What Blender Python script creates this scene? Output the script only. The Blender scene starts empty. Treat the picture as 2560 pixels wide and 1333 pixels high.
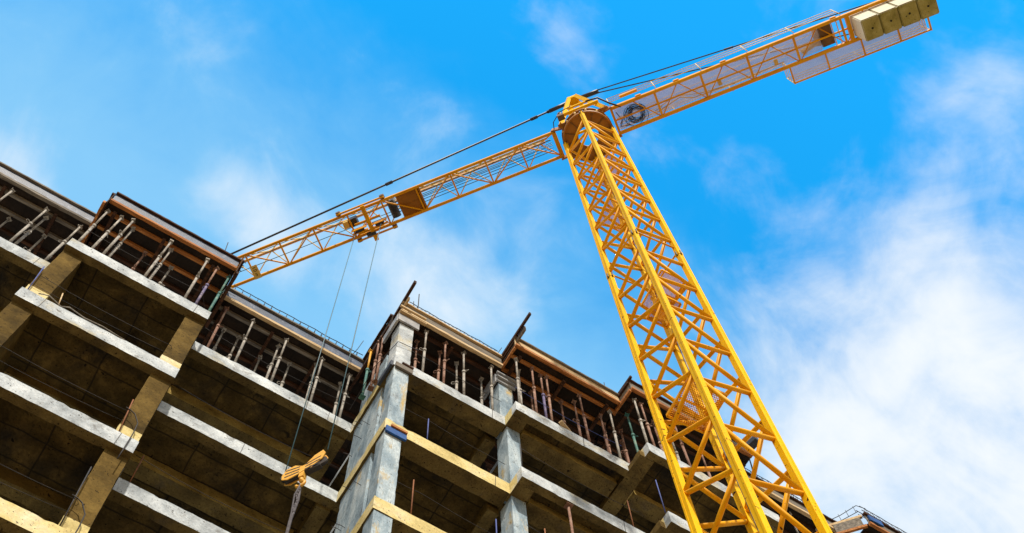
import bpy, bmesh, math, random
from mathutils import Vector, Matrix
random.seed(7)
SC = bpy.context.scene
COL = SC.collection

# ------------------------------------------------------------------ camera
cam = bpy.data.cameras.new("camera")
cam.sensor_width = 36.0
cam.lens = 3090.28 / 2560 * 36
cam.clip_end = 5000
cam.clip_start = 0.05
co = bpy.data.objects.new("camera", cam)
COL.objects.link(co)
R_ = Vector((0.850574, -0.524746, -0.03413))
U_ = Vector((-0.48886, -0.812981, 0.316351))
F_ = Vector((0.193751, 0.252396, 0.948028))
co.matrix_world = Matrix(((R_.x, U_.x, -F_.x, 0), (R_.y, U_.y, -F_.y, 0), (R_.z, U_.z, -F_.z, 0), (0, 0, 0, 1)))
SC.camera = co

# ------------------------------------------------------------------ light
SUN_EL = math.radians(47)
SUN_DIR = Vector((-0.34, -0.94, 0)).normalized()          # horizontal direction towards the sun
sun_vec = Vector((SUN_DIR.x * math.cos(SUN_EL), SUN_DIR.y * math.cos(SUN_EL), math.sin(SUN_EL)))
sl = bpy.data.lights.new("sun", 'SUN')
sl.energy = 3.0
sl.angle = math.radians(2.0)
sl.color = (1.0, 0.90, 0.76)
so = bpy.data.objects.new("sun", sl)
so.rotation_euler = sun_vec.to_track_quat('Z', 'Y').to_euler()
COL.objects.link(so)

W = bpy.data.worlds.new("World")
SC.world = W
W.use_nodes = True
nt = W.node_tree
N = nt.nodes
L = nt.links
for n in list(N):
    N.remove(n)
out = N.new('ShaderNodeOutputWorld')
bg = N.new('ShaderNodeBackground')
L.new(bg.outputs[0], out.inputs[0])
sky = N.new('ShaderNodeTexSky')
sky.sky_type = 'NISHITA'
sky.sun_disc = False
sky.sun_elevation = SUN_EL
sky.sun_rotation = math.atan2(SUN_DIR.x, SUN_DIR.y)
sky.air_density = 1.0
sky.dust_density = 0.4
sky.ozone_density = 2.0
bg.inputs[1].default_value = 0.13
geo = N.new('ShaderNodeTexCoord')


def wnoise(scale, detail, rough, dist=0.0, off=(0, 0, 0), stretch=(1, 1, 1), rot=(0, 0, 0)):
    mp = N.new('ShaderNodeMapping')
    mp.inputs['Location'].default_value = off
    mp.inputs['Scale'].default_value = stretch
    mp.inputs['Rotation'].default_value = rot
    L.new(geo.outputs['Generated'], mp.inputs[0])
    t = N.new('ShaderNodeTexNoise')
    t.inputs['Scale'].default_value = scale
    t.inputs['Detail'].default_value = detail
    t.inputs['Roughness'].default_value = rough
    t.inputs['Distortion'].default_value = dist
    L.new(mp.outputs[0], t.inputs['Vector'])
    return t.outputs['Fac']


def wmath(op, a, b=None, c=None, clamp=False):
    m = N.new('ShaderNodeMath')
    m.operation = op
    m.use_clamp = clamp
    for i, v in enumerate((a, b, c)):
        if v is None:
            continue
        if isinstance(v, (int, float)):
            m.inputs[i].default_value = v
        else:
            L.new(v, m.inputs[i])
    return m.outputs[0]


def wblob(d, r0, r1, gain):
    """smooth bump round a direction: gain inside r0, 0 outside r1 (angles as chord length)"""
    s = N.new('ShaderNodeVectorMath')
    s.operation = 'DISTANCE'
    L.new(geo.outputs['Generated'], s.inputs[0])
    s.inputs[1].default_value = Vector(d).normalized()
    mr = N.new('ShaderNodeMapRange')
    mr.interpolation_type = 'SMOOTHSTEP'
    L.new(s.outputs['Value'], mr.inputs['Value'])
    mr.inputs['From Min'].default_value = r0
    mr.inputs['From Max'].default_value = r1
    mr.inputs['To Min'].default_value = gain
    mr.inputs['To Max'].default_value = 0
    return mr.outputs[0]


big = wnoise(7.0, 10, 0.60, 0.7, (3.1, 1.7, 0.4), (1.0, 1.25, 1.0), (0, 0, 0.5))
fine = wnoise(15.0, 10, 0.55, 0.35, (0.3, 5.2, 2.0), (1, 1, 1))
noise_c = wmath('ADD', wmath('MULTIPLY', big, 0.55), wmath('MULTIPLY', fine, 0.45))
sep = N.new('ShaderNodeSeparateXYZ')
L.new(geo.outputs['Generated'], sep.inputs[0])
# cloud banks: where they stand in the sky
bias = wblob((0.519, 0.140, 0.843), 0.03, 0.25, 0.74)
for b in (wblob((0.455, 0.060, 0.888), 0.0, 0.15, 0.22),
          wblob((0.56, 0.20, 0.80), 0.04, 0.20, 0.22),
          wblob((0.430, -0.065, 0.900), 0.0, 0.115, 0.36),
          wblob((0.145, 0.079, 0.986), 0.0, 0.07, 0.27),
          wblob((-0.014, 0.323, 0.946), 0.0, 0.085, 0.42),
          wblob((0.035, 0.340, 0.940), 0.0, 0.075, 0.45),
          wblob((-0.180, 0.390, 0.903), 0.0, 0.085, 0.70),
          wblob((0.163, 0.283, 0.945), 0.0, 0.13, 0.36),
          wblob((0.130, 0.330, 0.935), 0.0, 0.12, 0.25),
          wblob((0.425, 0.255, 0.868), 0.0, 0.13, 0.35),
          wblob((0.307, 0.092, 0.947), 0.0, 0.05, 0.24),
          wblob((0.13, 0.75, 0.65), 0.1, 0.45, 0.5)):
    bias = wmath('ADD', bias, b)
den = wmath('ADD', bias, wmath('MULTIPLY', wmath('SUBTRACT', noise_c, 0.5), 1.95))
mr = N.new('ShaderNodeMapRange')
mr.interpolation_type = 'SMOOTHSTEP'
L.new(den, mr.inputs['Value'])
mr.inputs['From Min'].default_value = 0.05
mr.inputs['From Max'].default_value = 1.12
cloud = mr.outputs[0]
# sky colour: Nishita air, tinted to the photograph's azure, thin haze lower down
tint = N.new('ShaderNodeMix')
tint.data_type = 'RGBA'
tint.blend_type = 'MULTIPLY'
tint.inputs[0].default_value = 1.0
L.new(sky.outputs[0], tint.inputs[6])
tint.inputs[7].default_value = (0.07, 1.42, 1.80, 1)
hz = N.new('ShaderNodeMapRange')
hz.interpolation_type = 'SMOOTHSTEP'
L.new(wmath('ADD', sep.outputs['Y'], wmath('MULTIPLY', wmath('SUBTRACT', noise_c, 0.5), 0.25)), hz.inputs['Value'])
hz.inputs['From Min'].default_value = 0.12
hz.inputs['From Max'].default_value = 0.355
hz.inputs['To Min'].default_value = 0.0
hz.inputs['To Max'].default_value = 1.0
hm = N.new('ShaderNodeMix')
hm.data_type = 'RGBA'
L.new(hz.outputs[0], hm.inputs[0])
L.new(tint.outputs[2], hm.inputs[6])
hm.inputs[7].default_value = (1.17, 2.85, 4.5, 1)
cm = N.new('ShaderNodeMix')
cm.data_type = 'RGBA'
L.new(cloud, cm.inputs[0])
L.new(hm.outputs[2], cm.inputs[6])
cm.inputs[7].default_value = (4.3, 4.55, 4.75, 1)
# unseen warm cloud added round the blue gap, to redden the fill light
ring = wmath('SUBTRACT', 1.0, wblob((0.193751, 0.252396, 0.948028), 0.47, 0.72, 1.0))
ringf = wmath('MULTIPLY', ring, wmath('ADD', 0.45, wmath('MULTIPLY', noise_c, 0.9)), clamp=True)
rm = N.new('ShaderNodeMix')
rm.data_type = 'RGBA'
L.new(ringf, rm.inputs[0])
L.new(cm.outputs[2], rm.inputs[6])
rm.inputs[7].default_value = (3.9, 3.35, 2.8, 1)
L.new(rm.outputs[2], bg.inputs[0])

SC.view_settings.view_transform = 'Standard'
SC.view_settings.look = 'None'
SC.view_settings.gamma = 1
SC.view_settings.exposure = 0.72
SC.cycles.max_bounces = 8
SC.cycles.diffuse_bounces = 4
SC.cycles.transparent_max_bounces = 8


# ------------------------------------------------------------------ materials
def _n(nt, kind, **kw):
    n = nt.nodes.new(kind)
    for k, v in kw.items():
        setattr(n, k, v)
    return n


def material(name, stops, scale=1.5, detail=8, rough=0.85, spec=0.3, metal=0.0, bump=0.25, pits=None, pit_col=(0.03, 0.025, 0.02),
             stretch=(1, 1, 1), spots=None, seams=None, grain=0.18, lo=0.3, hi=0.7):
    """stops: colours over a fractal noise; pits: (scale, threshold) dark pores; spots: (scale, lo, hi, colour) patches; seams: panel joints"""
    m = bpy.data.materials.new(name)
    m.use_nodes = True
    nt = m.node_tree
    b = nt.nodes['Principled BSDF']
    b.inputs['Roughness'].default_value = rough
    b.inputs['Metallic'].default_value = metal
    b.inputs['Specular IOR Level'].default_value = spec
    tc = _n(nt, 'ShaderNodeTexCoord')
    info = _n(nt, 'ShaderNodeObjectInfo')
    add = _n(nt, 'ShaderNodeVectorMath', operation='ADD')
    nt.links.new(tc.outputs['Object'], add.inputs[0])
    sc = _n(nt, 'ShaderNodeVectorMath', operation='SCALE')
    cmb = _n(nt, 'ShaderNodeCombineXYZ')
    for i in range(3):
        nt.links.new(info.outputs['Random'], cmb.inputs[i])
    nt.links.new(cmb.outputs[0], sc.inputs[0])
    sc.inputs['Scale'].default_value = 37.0
    nt.links.new(sc.outputs[0], add.inputs[1])
    mp = _n(nt, 'ShaderNodeMapping')
    mp.inputs['Scale'].default_value = stretch
    nt.links.new(add.outputs[0], mp.inputs[0])

    def noise(s, d=6, r=0.6, dist=0.0, src=None):
        t = _n(nt, 'ShaderNodeTexNoise')
        t.inputs['Scale'].default_value = s
        t.inputs['Detail'].default_value = d
        t.inputs['Roughness'].default_value = r
        t.inputs['Distortion'].default_value = dist
        nt.links.new((src or mp).outputs[0], t.inputs['Vector'])
        return t.outputs['Fac']

    def rng(v, a, b_, c, d_):
        r = _n(nt, 'ShaderNodeMapRange')
        nt.links.new(v, r.inputs['Value'])
        r.inputs['From Min'].default_value = a
        r.inputs['From Max'].default_value = b_
        r.inputs['To Min'].default_value = c
        r.inputs['To Max'].default_value = d_
        return r.outputs[0]

    def mix(f, a, c, blend='MIX'):
        x = _n(nt, 'ShaderNodeMix', data_type='RGBA', blend_type=blend)
        nt.links.new(f, x.inputs[0]) if not isinstance(f, (int, float)) else setattr(x.inputs[0], 'default_value', f)
        if isinstance(a, tuple):
            x.inputs[6].default_value = (*a, 1)
        else:
            nt.links.new(a, x.inputs[6])
        if isinstance(c, tuple):
            x.inputs[7].default_value = (*c, 1)
        else:
            nt.links.new(c, x.inputs[7])
        return x.outputs[2]

    ramp = _n(nt, 'ShaderNodeValToRGB')
    el = ramp.color_ramp.elements
    k = len(stops)
    for i, c in enumerate(stops):
        p = lo + (hi - lo) * i / max(1, k - 1)
        if i < 2:
            e = el[i]
            e.position = p
        else:
            e = el.new(p)
        e.color = (*c, 1)
    if k == 1:
        el[1].color = (*stops[0], 1)
    base_n = noise(scale, detail, 0.62, 0.3)
    nt.links.new(base_n, ramp.inputs[0])
    col = ramp.outputs[0]
    if spots:
        for (s, a, z, c) in spots:
            f = rng(noise(s, 7, 0.65, 0.4), a, z, 0, 1)
            col = mix(f, col, c)
    g = noise(scale * 14, 5, 0.7)
    gm = rng(g, 0.25, 0.75, 1 - grain, 1 + grain)
    cg = _n(nt, 'ShaderNodeCombineXYZ')
    for i in range(3):
        nt.links.new(gm, cg.inputs[i])
    col = mix(1.0, col, cg.outputs[0], 'MULTIPLY')
    hgt = g
    if pits:
        for (s, th) in pits:
            pf = rng(noise(s, 3, 0.55, 0.6), th, th + 0.04, 0, 1)
            col = mix(pf, col, pit_col)
    if seams:
        sx, sy = seams
        sp = _n(nt, 'ShaderNodeSeparateXYZ')
        nt.links.new(tc.outputs['Object'], sp.inputs[0])
        wob = rng(noise(1.2, 3, 0.5), 0, 1, -0.06, 0.06)
        tot = None
        for ax, per in (('X', sx), ('Y', sy)):
            a = _n(nt, 'ShaderNodeMath', operation='ADD')
            nt.links.new(sp.outputs[ax], a.inputs[0])
            nt.links.new(wob, a.inputs[1])
            d = _n(nt, 'ShaderNodeMath', operation='PINGPONG')
            nt.links.new(a.outputs[0], d.inputs[0])
            d.inputs[1].default_value = per / 2
            f = rng(d.outputs[0], 0.0, 0.028, 0.95, 0.0)
            if tot is None:
                tot = f
            else:
                mx = _n(nt, 'ShaderNodeMath', operation='MAXIMUM')
                nt.links.new(tot, mx.inputs[0])
                nt.links.new(f, mx.inputs[1])
                tot = mx.outputs[0]
        col = mix(tot, col, (0.012, 0.010, 0.008))
    nt.links.new(col, b.inputs['Base Color'])
    if bump:
        bp = _n(nt, 'ShaderNodeBump')
        bp.inputs['Strength'].default_value = bump
        bp.inputs['Distance'].default_value = 0.02
        nt.links.new(hgt, bp.inputs['Height'])
        nt.links.new(bp.outputs[0], b.inputs['Normal'])
    return m


M = {}
M['face'] = material('concrete_face', [(0.23, 0.26, 0.285), (0.45, 0.495, 0.53), (0.68, 0.73, 0.755)], 1.7, 9, 0.9, 0.2,
                     pits=[(22, 0.655), (55, 0.675)], spots=[(0.55, 0.56, 0.68, (0.48, 0.40, 0.20)), (2.3, 0.58, 0.70, (0.17, 0.17, 0.165)), (6.0, 0.62, 0.72, (0.14, 0.13, 0.12))], grain=0.26)
M['cream'] = material('concrete_cream', [(0.40, 0.32, 0.12), (0.64, 0.53, 0.24), (0.74, 0.68, 0.48)], 1.0, 9, 0.9, 0.2,
                      pits=[(20, 0.65), (48, 0.67)], spots=[(0.8, 0.56, 0.72, (0.56, 0.53, 0.48)), (2.5, 0.62, 0.72, (0.27, 0.20, 0.08))], grain=0.22)
M['column'] = material('concrete_column', [(0.12, 0.18, 0.24), (0.29, 0.375, 0.44), (0.54, 0.62, 0.66)], 1.3, 9, 0.9, 0.2, stretch=(2.2, 2.2, 0.7),
                       pits=[(16, 0.66), (40, 0.675)], spots=[(1.0, 0.58, 0.67, (0.48, 0.36, 0.15)), (1.6, 0.60, 0.74, (0.12, 0.14, 0.17)), (5.0, 0.62, 0.70, (0.12, 0.11, 0.09))], grain=0.28)
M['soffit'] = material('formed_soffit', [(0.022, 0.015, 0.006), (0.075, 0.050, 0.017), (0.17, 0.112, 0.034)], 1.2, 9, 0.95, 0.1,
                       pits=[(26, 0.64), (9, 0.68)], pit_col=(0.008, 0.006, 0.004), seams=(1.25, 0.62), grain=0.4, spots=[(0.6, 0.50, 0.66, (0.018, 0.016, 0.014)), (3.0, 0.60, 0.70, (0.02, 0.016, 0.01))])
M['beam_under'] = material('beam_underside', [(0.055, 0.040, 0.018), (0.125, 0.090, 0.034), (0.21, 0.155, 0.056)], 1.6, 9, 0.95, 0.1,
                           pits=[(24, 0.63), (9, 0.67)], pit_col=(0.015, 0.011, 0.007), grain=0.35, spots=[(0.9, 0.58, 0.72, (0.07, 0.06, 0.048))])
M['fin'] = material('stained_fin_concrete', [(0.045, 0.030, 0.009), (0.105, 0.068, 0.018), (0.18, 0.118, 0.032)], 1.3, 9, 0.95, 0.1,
                    pits=[(22, 0.64), (8, 0.69)], pit_col=(0.015, 0.010, 0.005), grain=0.3)  # brown concrete of the fins and some set-back beams
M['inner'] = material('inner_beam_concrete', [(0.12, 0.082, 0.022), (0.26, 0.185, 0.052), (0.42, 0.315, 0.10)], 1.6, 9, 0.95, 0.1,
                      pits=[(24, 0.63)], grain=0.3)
M['timber'] = material('orange_timber', [(0.13, 0.045, 0.012), (0.36, 0.135, 0.034), (0.56, 0.26, 0.085)], 2.5, 8, 0.8, 0.25, stretch=(0.6, 6, 6), pits=[(9, 0.70)], grain=0.22)
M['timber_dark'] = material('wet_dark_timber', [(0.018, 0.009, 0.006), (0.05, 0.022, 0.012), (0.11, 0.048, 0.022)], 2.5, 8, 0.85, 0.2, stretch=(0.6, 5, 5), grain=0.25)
M['timber_grey'] = material('weathered_timber', [(0.07, 0.06, 0.052), (0.17, 0.15, 0.125), (0.30, 0.265, 0.22)], 2.5, 8, 0.85, 0.2, stretch=(0.6, 6, 6), pits=[(8, 0.7)], grain=0.22)
M['timber_pale'] = material('pale_sawn_timber', [(0.36, 0.24, 0.12), (0.55, 0.40, 0.22), (0.68, 0.55, 0.36)], 2.2, 8, 0.8, 0.25, stretch=(0.6, 6, 6), spots=[(1.5, 0.6, 0.7, (0.20, 0.10, 0.04))], grain=0.2)
M['film'] = material('film_faced_plywood', [(0.014, 0.022, 0.045), (0.035, 0.058, 0.11), (0.08, 0.115, 0.19)], 3.0, 8, 0.5, 0.4, spots=[(5, 0.58, 0.66, (0.16, 0.18, 0.24))], grain=0.4)
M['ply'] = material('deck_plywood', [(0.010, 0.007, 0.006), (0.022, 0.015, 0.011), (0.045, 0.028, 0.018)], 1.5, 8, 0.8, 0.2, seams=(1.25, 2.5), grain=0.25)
M['yellow'] = material('crane_yellow_paint', [(0.82, 0.435, 0.001), (0.88, 0.50, 0.002), (0.90, 0.54, 0.004)], 1.3, 7, 0.6, 0.08, bump=0.06,
                       pits=[(8, 0.67), (22, 0.66)], pit_col=(0.05, 0.016, 0.006), spots=[(3.0, 0.68, 0.76, (0.66, 0.36, 0.05)), (1.1, 0.66, 0.82, (0.80, 0.50, 0.10))], grain=0.07)
M['brace'] = material('crane_brace_paint', [(0.68, 0.28, 0.001), (0.82, 0.385, 0.002), (0.90, 0.47, 0.003)], 1.3, 7, 0.5, 0.12, bump=0.04,
                      pits=[(14, 0.68)], pit_col=(0.08, 0.03, 0.01), grain=0.07)
M['jib'] = material('jib_orange_paint', [(0.66, 0.27, 0.003), (0.78, 0.36, 0.005), (0.86, 0.44, 0.015)], 1.3, 7, 0.5, 0.18, bump=0.04, pits=[(18, 0.69)], pit_col=(0.10, 0.04, 0.01), grain=0.08)
M['rail'] = material('pale_yellow_rail_paint', [(0.68, 0.46, 0.12), (0.80, 0.60, 0.22)], 2, 5, 0.5, 0.4, bump=0)
M['drum'] = material('turntable_paint', [(0.26, 0.10, 0.006), (0.42, 0.17, 0.010)], 2, 7, 0.5, 0.4, bump=0.05, grain=0.1)
M['dark'] = material('dark_steel', [(0.012, 0.016, 0.026), (0.035, 0.042, 0.06)], 3, 6, 0.5, 0.5, bump=0.05)
M['rope'] = material('wire_rope', [(0.03, 0.10, 0.14), (0.06, 0.16, 0.20)], 8, 4, 0.5, 0.5, bump=0)
M['rebar'] = material('rebar_steel', [(0.010, 0.011, 0.014), (0.03, 0.022, 0.02)], 6, 4, 0.7, 0.4, bump=0)
M['rust'] = material('rusted_steel', [(0.14, 0.05, 0.02), (0.28, 0.11, 0.045)], 6, 5, 0.85, 0.3, bump=0.1)
M['bluepost'] = material('blue_painted_steel', [(0.03, 0.05, 0.20), (0.07, 0.10, 0.32)], 6, 5, 0.7, 0.4, bump=0.1)
M['bluefoam'] = material('blue_board', [(0.008, 0.05, 0.20), (0.015, 0.10, 0.34)], 6, 6, 0.7, 0.3, bump=0.15, pits=[(14, 0.66)], grain=0.25)
M['p_grey'] = material('cement_caked_prop_steel', [(0.14, 0.125, 0.11), (0.29, 0.27, 0.24), (0.46, 0.43, 0.38)], 4, 7, 0.85, 0.3, bump=0.3, pits=[(14, 0.62)], pit_col=(0.10, 0.07, 0.05), grain=0.25)
M['p_rust'] = material('rusty_prop_steel', [(0.13, 0.06, 0.04), (0.24, 0.13, 0.09), (0.36, 0.25, 0.19)], 4, 7, 0.85, 0.3, bump=0.3, pits=[(13, 0.62)], pit_col=(0.07, 0.03, 0.02), grain=0.25)
M['p_teal'] = material('teal_prop_steel', [(0.02, 0.085, 0.08), (0.05, 0.16, 0.14), (0.22, 0.27, 0.20)], 4, 7, 0.7, 0.3, bump=0.2, pits=[(13, 0.66)], grain=0.2)
M['p_purple'] = material('violet_prop_steel', [(0.05, 0.04, 0.12), (0.12, 0.10, 0.20), (0.28, 0.23, 0.26)], 4, 7, 0.7, 0.3, bump=0.2, pits=[(13, 0.66)], grain=0.2)
M['p_yellow'] = material('yellow_prop_steel', [(0.62, 0.30, 0.02), (0.76, 0.42, 0.04)], 4, 7, 0.6, 0.3, bump=0.1, pits=[(13, 0.68)], grain=0.15)
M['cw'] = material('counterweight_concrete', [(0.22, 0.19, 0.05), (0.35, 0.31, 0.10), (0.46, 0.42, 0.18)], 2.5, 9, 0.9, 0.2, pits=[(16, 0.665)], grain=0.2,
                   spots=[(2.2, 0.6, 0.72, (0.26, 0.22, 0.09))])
M['cwend'] = material('limewashed_concrete', [(0.70, 0.66, 0.52), (0.80, 0.78, 0.68)], 2.5, 9, 0.9, 0.2, pits=[(16, 0.665)], grain=0.15)  # counterweight faces: sunlight put into a paler concrete colour
M['galv'] = material('galvanised_grating', [(0.78, 0.72, 0.84), (0.88, 0.82, 0.92)], 5, 5, 0.55, 0.5, metal=0.0, bump=0)
M['winch'] = material('winch_brown', [(0.10, 0.05, 0.010), (0.20, 0.10, 0.02)], 5, 5, 0.5, 0.5, bump=0.05)
M['cable'] = material('black_cable', [(0.012, 0.010, 0.012), (0.03, 0.022, 0.022)], 8, 3, 0.55, 0.5, bump=0)
M['hookp'] = material('hook_block_paint', [(0.70, 0.32, 0.02), (0.85, 0.50, 0.10)], 8, 6, 0.5, 0.4, bump=0.1, pits=[(22, 0.66)], pit_col=(0.04, 0.02, 0.01), grain=0.1)
M['hookb'] = material('hook_block_black', [(0.015, 0.014, 0.014), (0.05, 0.04, 0.035)], 8, 6, 0.6, 0.4, bump=0.1)
M['signp'] = material('sign_plate_paint', [(0.74, 0.50, 0.10), (0.82, 0.60, 0.18)], 4, 4, 0.5, 0.4, bump=0)
M['ink'] = material('sign_black_ink', [(0.01, 0.01, 0.01), (0.02, 0.02, 0.02)], 4, 2, 0.6, 0.3, bump=0)
M['formsteel'] = material('steel_column_form', [(0.12, 0.13, 0.15), (0.28, 0.29, 0.31), (0.45, 0.45, 0.44)], 3, 7, 0.5, 0.5, bump=0.1, grain=0.2)
M['sling'] = material('grey_webbing', [(0.07, 0.065, 0.075), (0.14, 0.13, 0.14)], 9, 5, 0.9, 0.2, bump=0.3)
M['ground'] = material('dry_site_ground', [(0.20, 0.14, 0.08), (0.28, 0.20, 0.115), (0.34, 0.25, 0.15)], 0.4, 9, 0.95, 0.1, pits=[(2.0, 0.66)], pit_col=(0.18, 0.14, 0.09), grain=0.2)


# ------------------------------------------------------------------ mesh helpers
class MB:
    def __init__(self):
        self.v, self.f, self.m, self.s = [], [], [], []

    def face(self, idx, mi=0, smooth=False):
        self.f.append(idx)
        self.m.append(mi)
        self.s.append(smooth)

    def box(self, x0, x1, y0, y1, z0, z1, mi=0, under=None, T=None):
        c = [(x0, y0, z0), (x1, y0, z0), (x1, y1, z0), (x0, y1, z0), (x0, y0, z1), (x1, y0, z1), (x1, y1, z1), (x0, y1, z1)]
        if T:
            c = [T(p) for p in c]
        k = len(self.v)
        self.v += c
        u = mi if under is None else under
        for q, mm in (((0, 3, 2, 1), u), ((4, 5, 6, 7), mi), ((0, 1, 5, 4), mi), ((1, 2, 6, 5), mi), ((2, 3, 7, 6), mi), ((3, 0, 4, 7), mi)):
            self.face([k + i for i in q], mm)
        return self

    def bar(self, p, q, w, h=None, mi=0, up=(0, 0, 1), caps=True):
        """rectangular bar from p to q; w across, h along 'up'"""
        h = h or w
        p, q = Vector(p), Vector(q)
        d = (q - p).normalized()
        upv = Vector(up)
        if abs(d.dot(upv)) > 0.98:
            upv = Vector((1, 0, 0))
        s = d.cross(upv).normalized()
        t = s.cross(d).normalized()
        k = len(self.v)
        for e in (p, q):
            for a, b in ((-1, -1), (1, -1), (1, 1), (-1, 1)):
                self.v.append(tuple(e + s * (a * w / 2) + t * (b * h / 2)))
        for i in range(4):
            j = (i + 1) % 4
            self.face([k + i, k + j, k + 4 + j, k + 4 + i], mi)
        self.face([k + 3, k + 2, k + 1, k], mi)
        self.face([k + 4, k + 5, k + 6, k + 7], mi)
        return self

    def tube(self, p, q, r, n=10, r2=None, mi=0, caps=True):
        p, q = Vector(p), Vector(q)
        d = (q - p).normalized()
        a = Vector((0, 0, 1)) if abs(d.z) < 0.9 else Vector((1, 0, 0))
        s = d.cross(a).normalized()
        t = s.cross(d)
        k = len(self.v)
        for e, rr in ((p, r), (q, r if r2 is None else r2)):
            for i in range(n):
                an = 2 * math.pi * i / n
                self.v.append(tuple(e + s * (rr * math.cos(an)) + t * (rr * math.sin(an))))
        for i in range(n):
            j = (i + 1) % n
            self.face([k + i, k + j, k + n + j, k + n + i], mi, True)
        if caps:
            self.face([k + i for i in range(n - 1, -1, -1)], mi)
            self.face([k + n + i for i in range(n)], mi)
        return self

    def path(self, pts, r, n=6, mi=0):
        """tube along a polyline, rings shared at the joints"""
        pts = [Vector(p) for p in pts]
        k0 = len(self.v)
        prev = None
        for i, p in enumerate(pts):
            d = (pts[min(i + 1, len(pts) - 1)] - pts[max(i - 1, 0)]).normalized()
            if prev is None:
                a = Vector((0, 0, 1)) if abs(d.z) < 0.9 else Vector((1, 0, 0))
                s = d.cross(a).normalized()
            else:
                s = (prev - d * prev.dot(d)).normalized()
            prev = s
            t = s.cross(d)
            for j in range(n):
                an = 2 * math.pi * j / n
                self.v.append(tuple(p + s * (r * math.cos(an)) + t * (r * math.sin(an))))
        for i in range(len(pts) - 1):
            for j in range(n):
                a, b = k0 + i * n + j, k0 + i * n + (j + 1) % n
                self.face([a, b, b + n, a + n], mi, True)
        self.face([k0 + j for j in range(n - 1, -1, -1)], mi)
        self.face([k0 + (len(pts) - 1) * n + j for j in range(n)], mi)
        return self

    def disc(self, c, r, z0, z1, n=40, r2=None, mi=0):
        return self.tube((c[0], c[1], z0), (c[0], c[1], z1), r, n, r2, mi)

    def ring(self, c, r0, r1, z0, z1, n=40, mi=0):
        k = len(self.v)
        for z in (z0, z1):
            for r in (r0, r1):
                for i in range(n):
                    a = 2 * math.pi * i / n
                    self.v.append((c[0] + r * math.cos(a), c[1] + r * math.sin(a), z))
        for i in range(n):
            j = (i + 1) % n
            self.face([k + i, k + n + i, k + n + j, k + j][::-1], mi)
            self.face([k + 2 * n + i, k + 3 * n + i, k + 3 * n + j, k + 2 * n + j], mi)
            self.face([k + n + i, k + 3 * n + i, k + 3 * n + j, k + n + j][::-1], mi, True)
            self.face([k + i, k + 2 * n + i, k + 2 * n + j, k + j], mi, True)
        return self

    def rough(self, x0, x1, y0, y1, z0, z1, mi=0, under=None, axis='x', step=0.13, jit=0.004, chip=0.016):
        """a cast concrete bar with slightly broken arrises, cut into short steps along its length"""
        ln = (x1 - x0) if axis == 'x' else (y1 - y0) if axis == 'y' else (z1 - z0)
        n = max(2, int(ln / step))
        u = mi if under is None else under
        k = len(self.v)
        for i in range(n + 1):
            t = i / n
            e = 0 if i in (0, n) else 1
            for a, b in ((0, 0), (1, 0), (1, 1), (0, 1)):
                j1, j2 = random.uniform(-jit, jit), random.uniform(-jit, jit)
                if random.random() < 0.10:
                    c = random.uniform(0.3, 1) * chip
                    j1 += c * (1 if a == 0 else -1)
                    j2 += c * (1 if b == 0 else -1)
                j1 *= e
                j2 *= e
                if axis == 'x':
                    self.v.append((x0 + ln * t, (y0, y1)[a] + j1, (z0, z1)[b] + j2))
                elif axis == 'y':
                    self.v.append(((x0, x1)[a] + j1, y0 + ln * t, (z0, z1)[b] + j2))
                else:
                    self.v.append(((x0, x1)[a] + j1, (y0, y1)[b] + j2, z0 + ln * t))
        for i in range(n):
            o = k + 4 * i
            for s_ in range(4):
                r = (s_ + 1) % 4
                mm = u if (s_ == 0 and axis != 'z') else mi
                q = [o + s_, o + r, o + 4 + r, o + 4 + s_]
                self.face(q if axis != 'x' else q[::-1], mm)
        self.face([k, k + 1, k + 2, k + 3], mi)
        o = k + 4 * n
        self.face([o + 3, o + 2, o + 1, o], mi)
        return self

    def build(self, name, mats, parent=None, origin=None, fix=True):
        me = bpy.data.meshes.new(name)
        vs = self.v
        if origin is None and parent is None:
            origin = (0, 0, 0)
        if parent is not None:
            origin = origin or (0, 0, 0)
            po = parent.get('_o') or (0, 0, 0)
        o = Vector(origin)
        me.from_pydata([tuple(Vector(v) - o) for v in vs], [], self.f)
        if not isinstance(mats, (list, tuple)):
            mats = [mats]
        for m in mats:
            me.materials.append(m if not isinstance(m, str) else M[m])
        me.polygons.foreach_set('material_index', self.m)
        me.polygons.foreach_set('use_smooth', self.s)
        if fix:
            bm = bmesh.new()
            bm.from_mesh(me)
            bmesh.ops.recalc_face_normals(bm, faces=bm.faces)
            bm.to_mesh(me)
            bm.free()
        me.update()
        ob = bpy.data.objects.new(name, me)
        COL.objects.link(ob)
        ob.location = o
        if parent is not None:
            ob.parent = parent
            ob.matrix_parent_inverse = Matrix.Translation(-parent_world(parent))
        return ob


def parent_world(p):
    v = Vector((0, 0, 0))
    q = p
    v = q.location.copy()
    if q.parent is not None:
        v = q.matrix_parent_inverse @ v
        v = parent_world(q.parent) + v
    return v


def tag(o, label=None, cat=None, group=None, kind=None):
    if label:
        o['label'] = label
    if cat:
        o['category'] = cat
    if group:
        o['group'] = group
    if kind:
        o['kind'] = kind
    return o


def empty(name, loc, label, cat, group=None):
    e = bpy.data.objects.new(name, None)
    e.empty_display_size = 0.3
    e.location = loc
    COL.objects.link(e)
    return tag(e, label, cat, group)


# ------------------------------------------------------------------ ground
g = MB()
g.v = [(-2500, -2500, -1.7), (2500, -2500, -1.7), (2500, 2500, -1.7), (-2500, 2500, -1.7)]
g.face([0, 1, 2, 3])
tag(g.build('ground', 'ground'), kind='structure')

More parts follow.
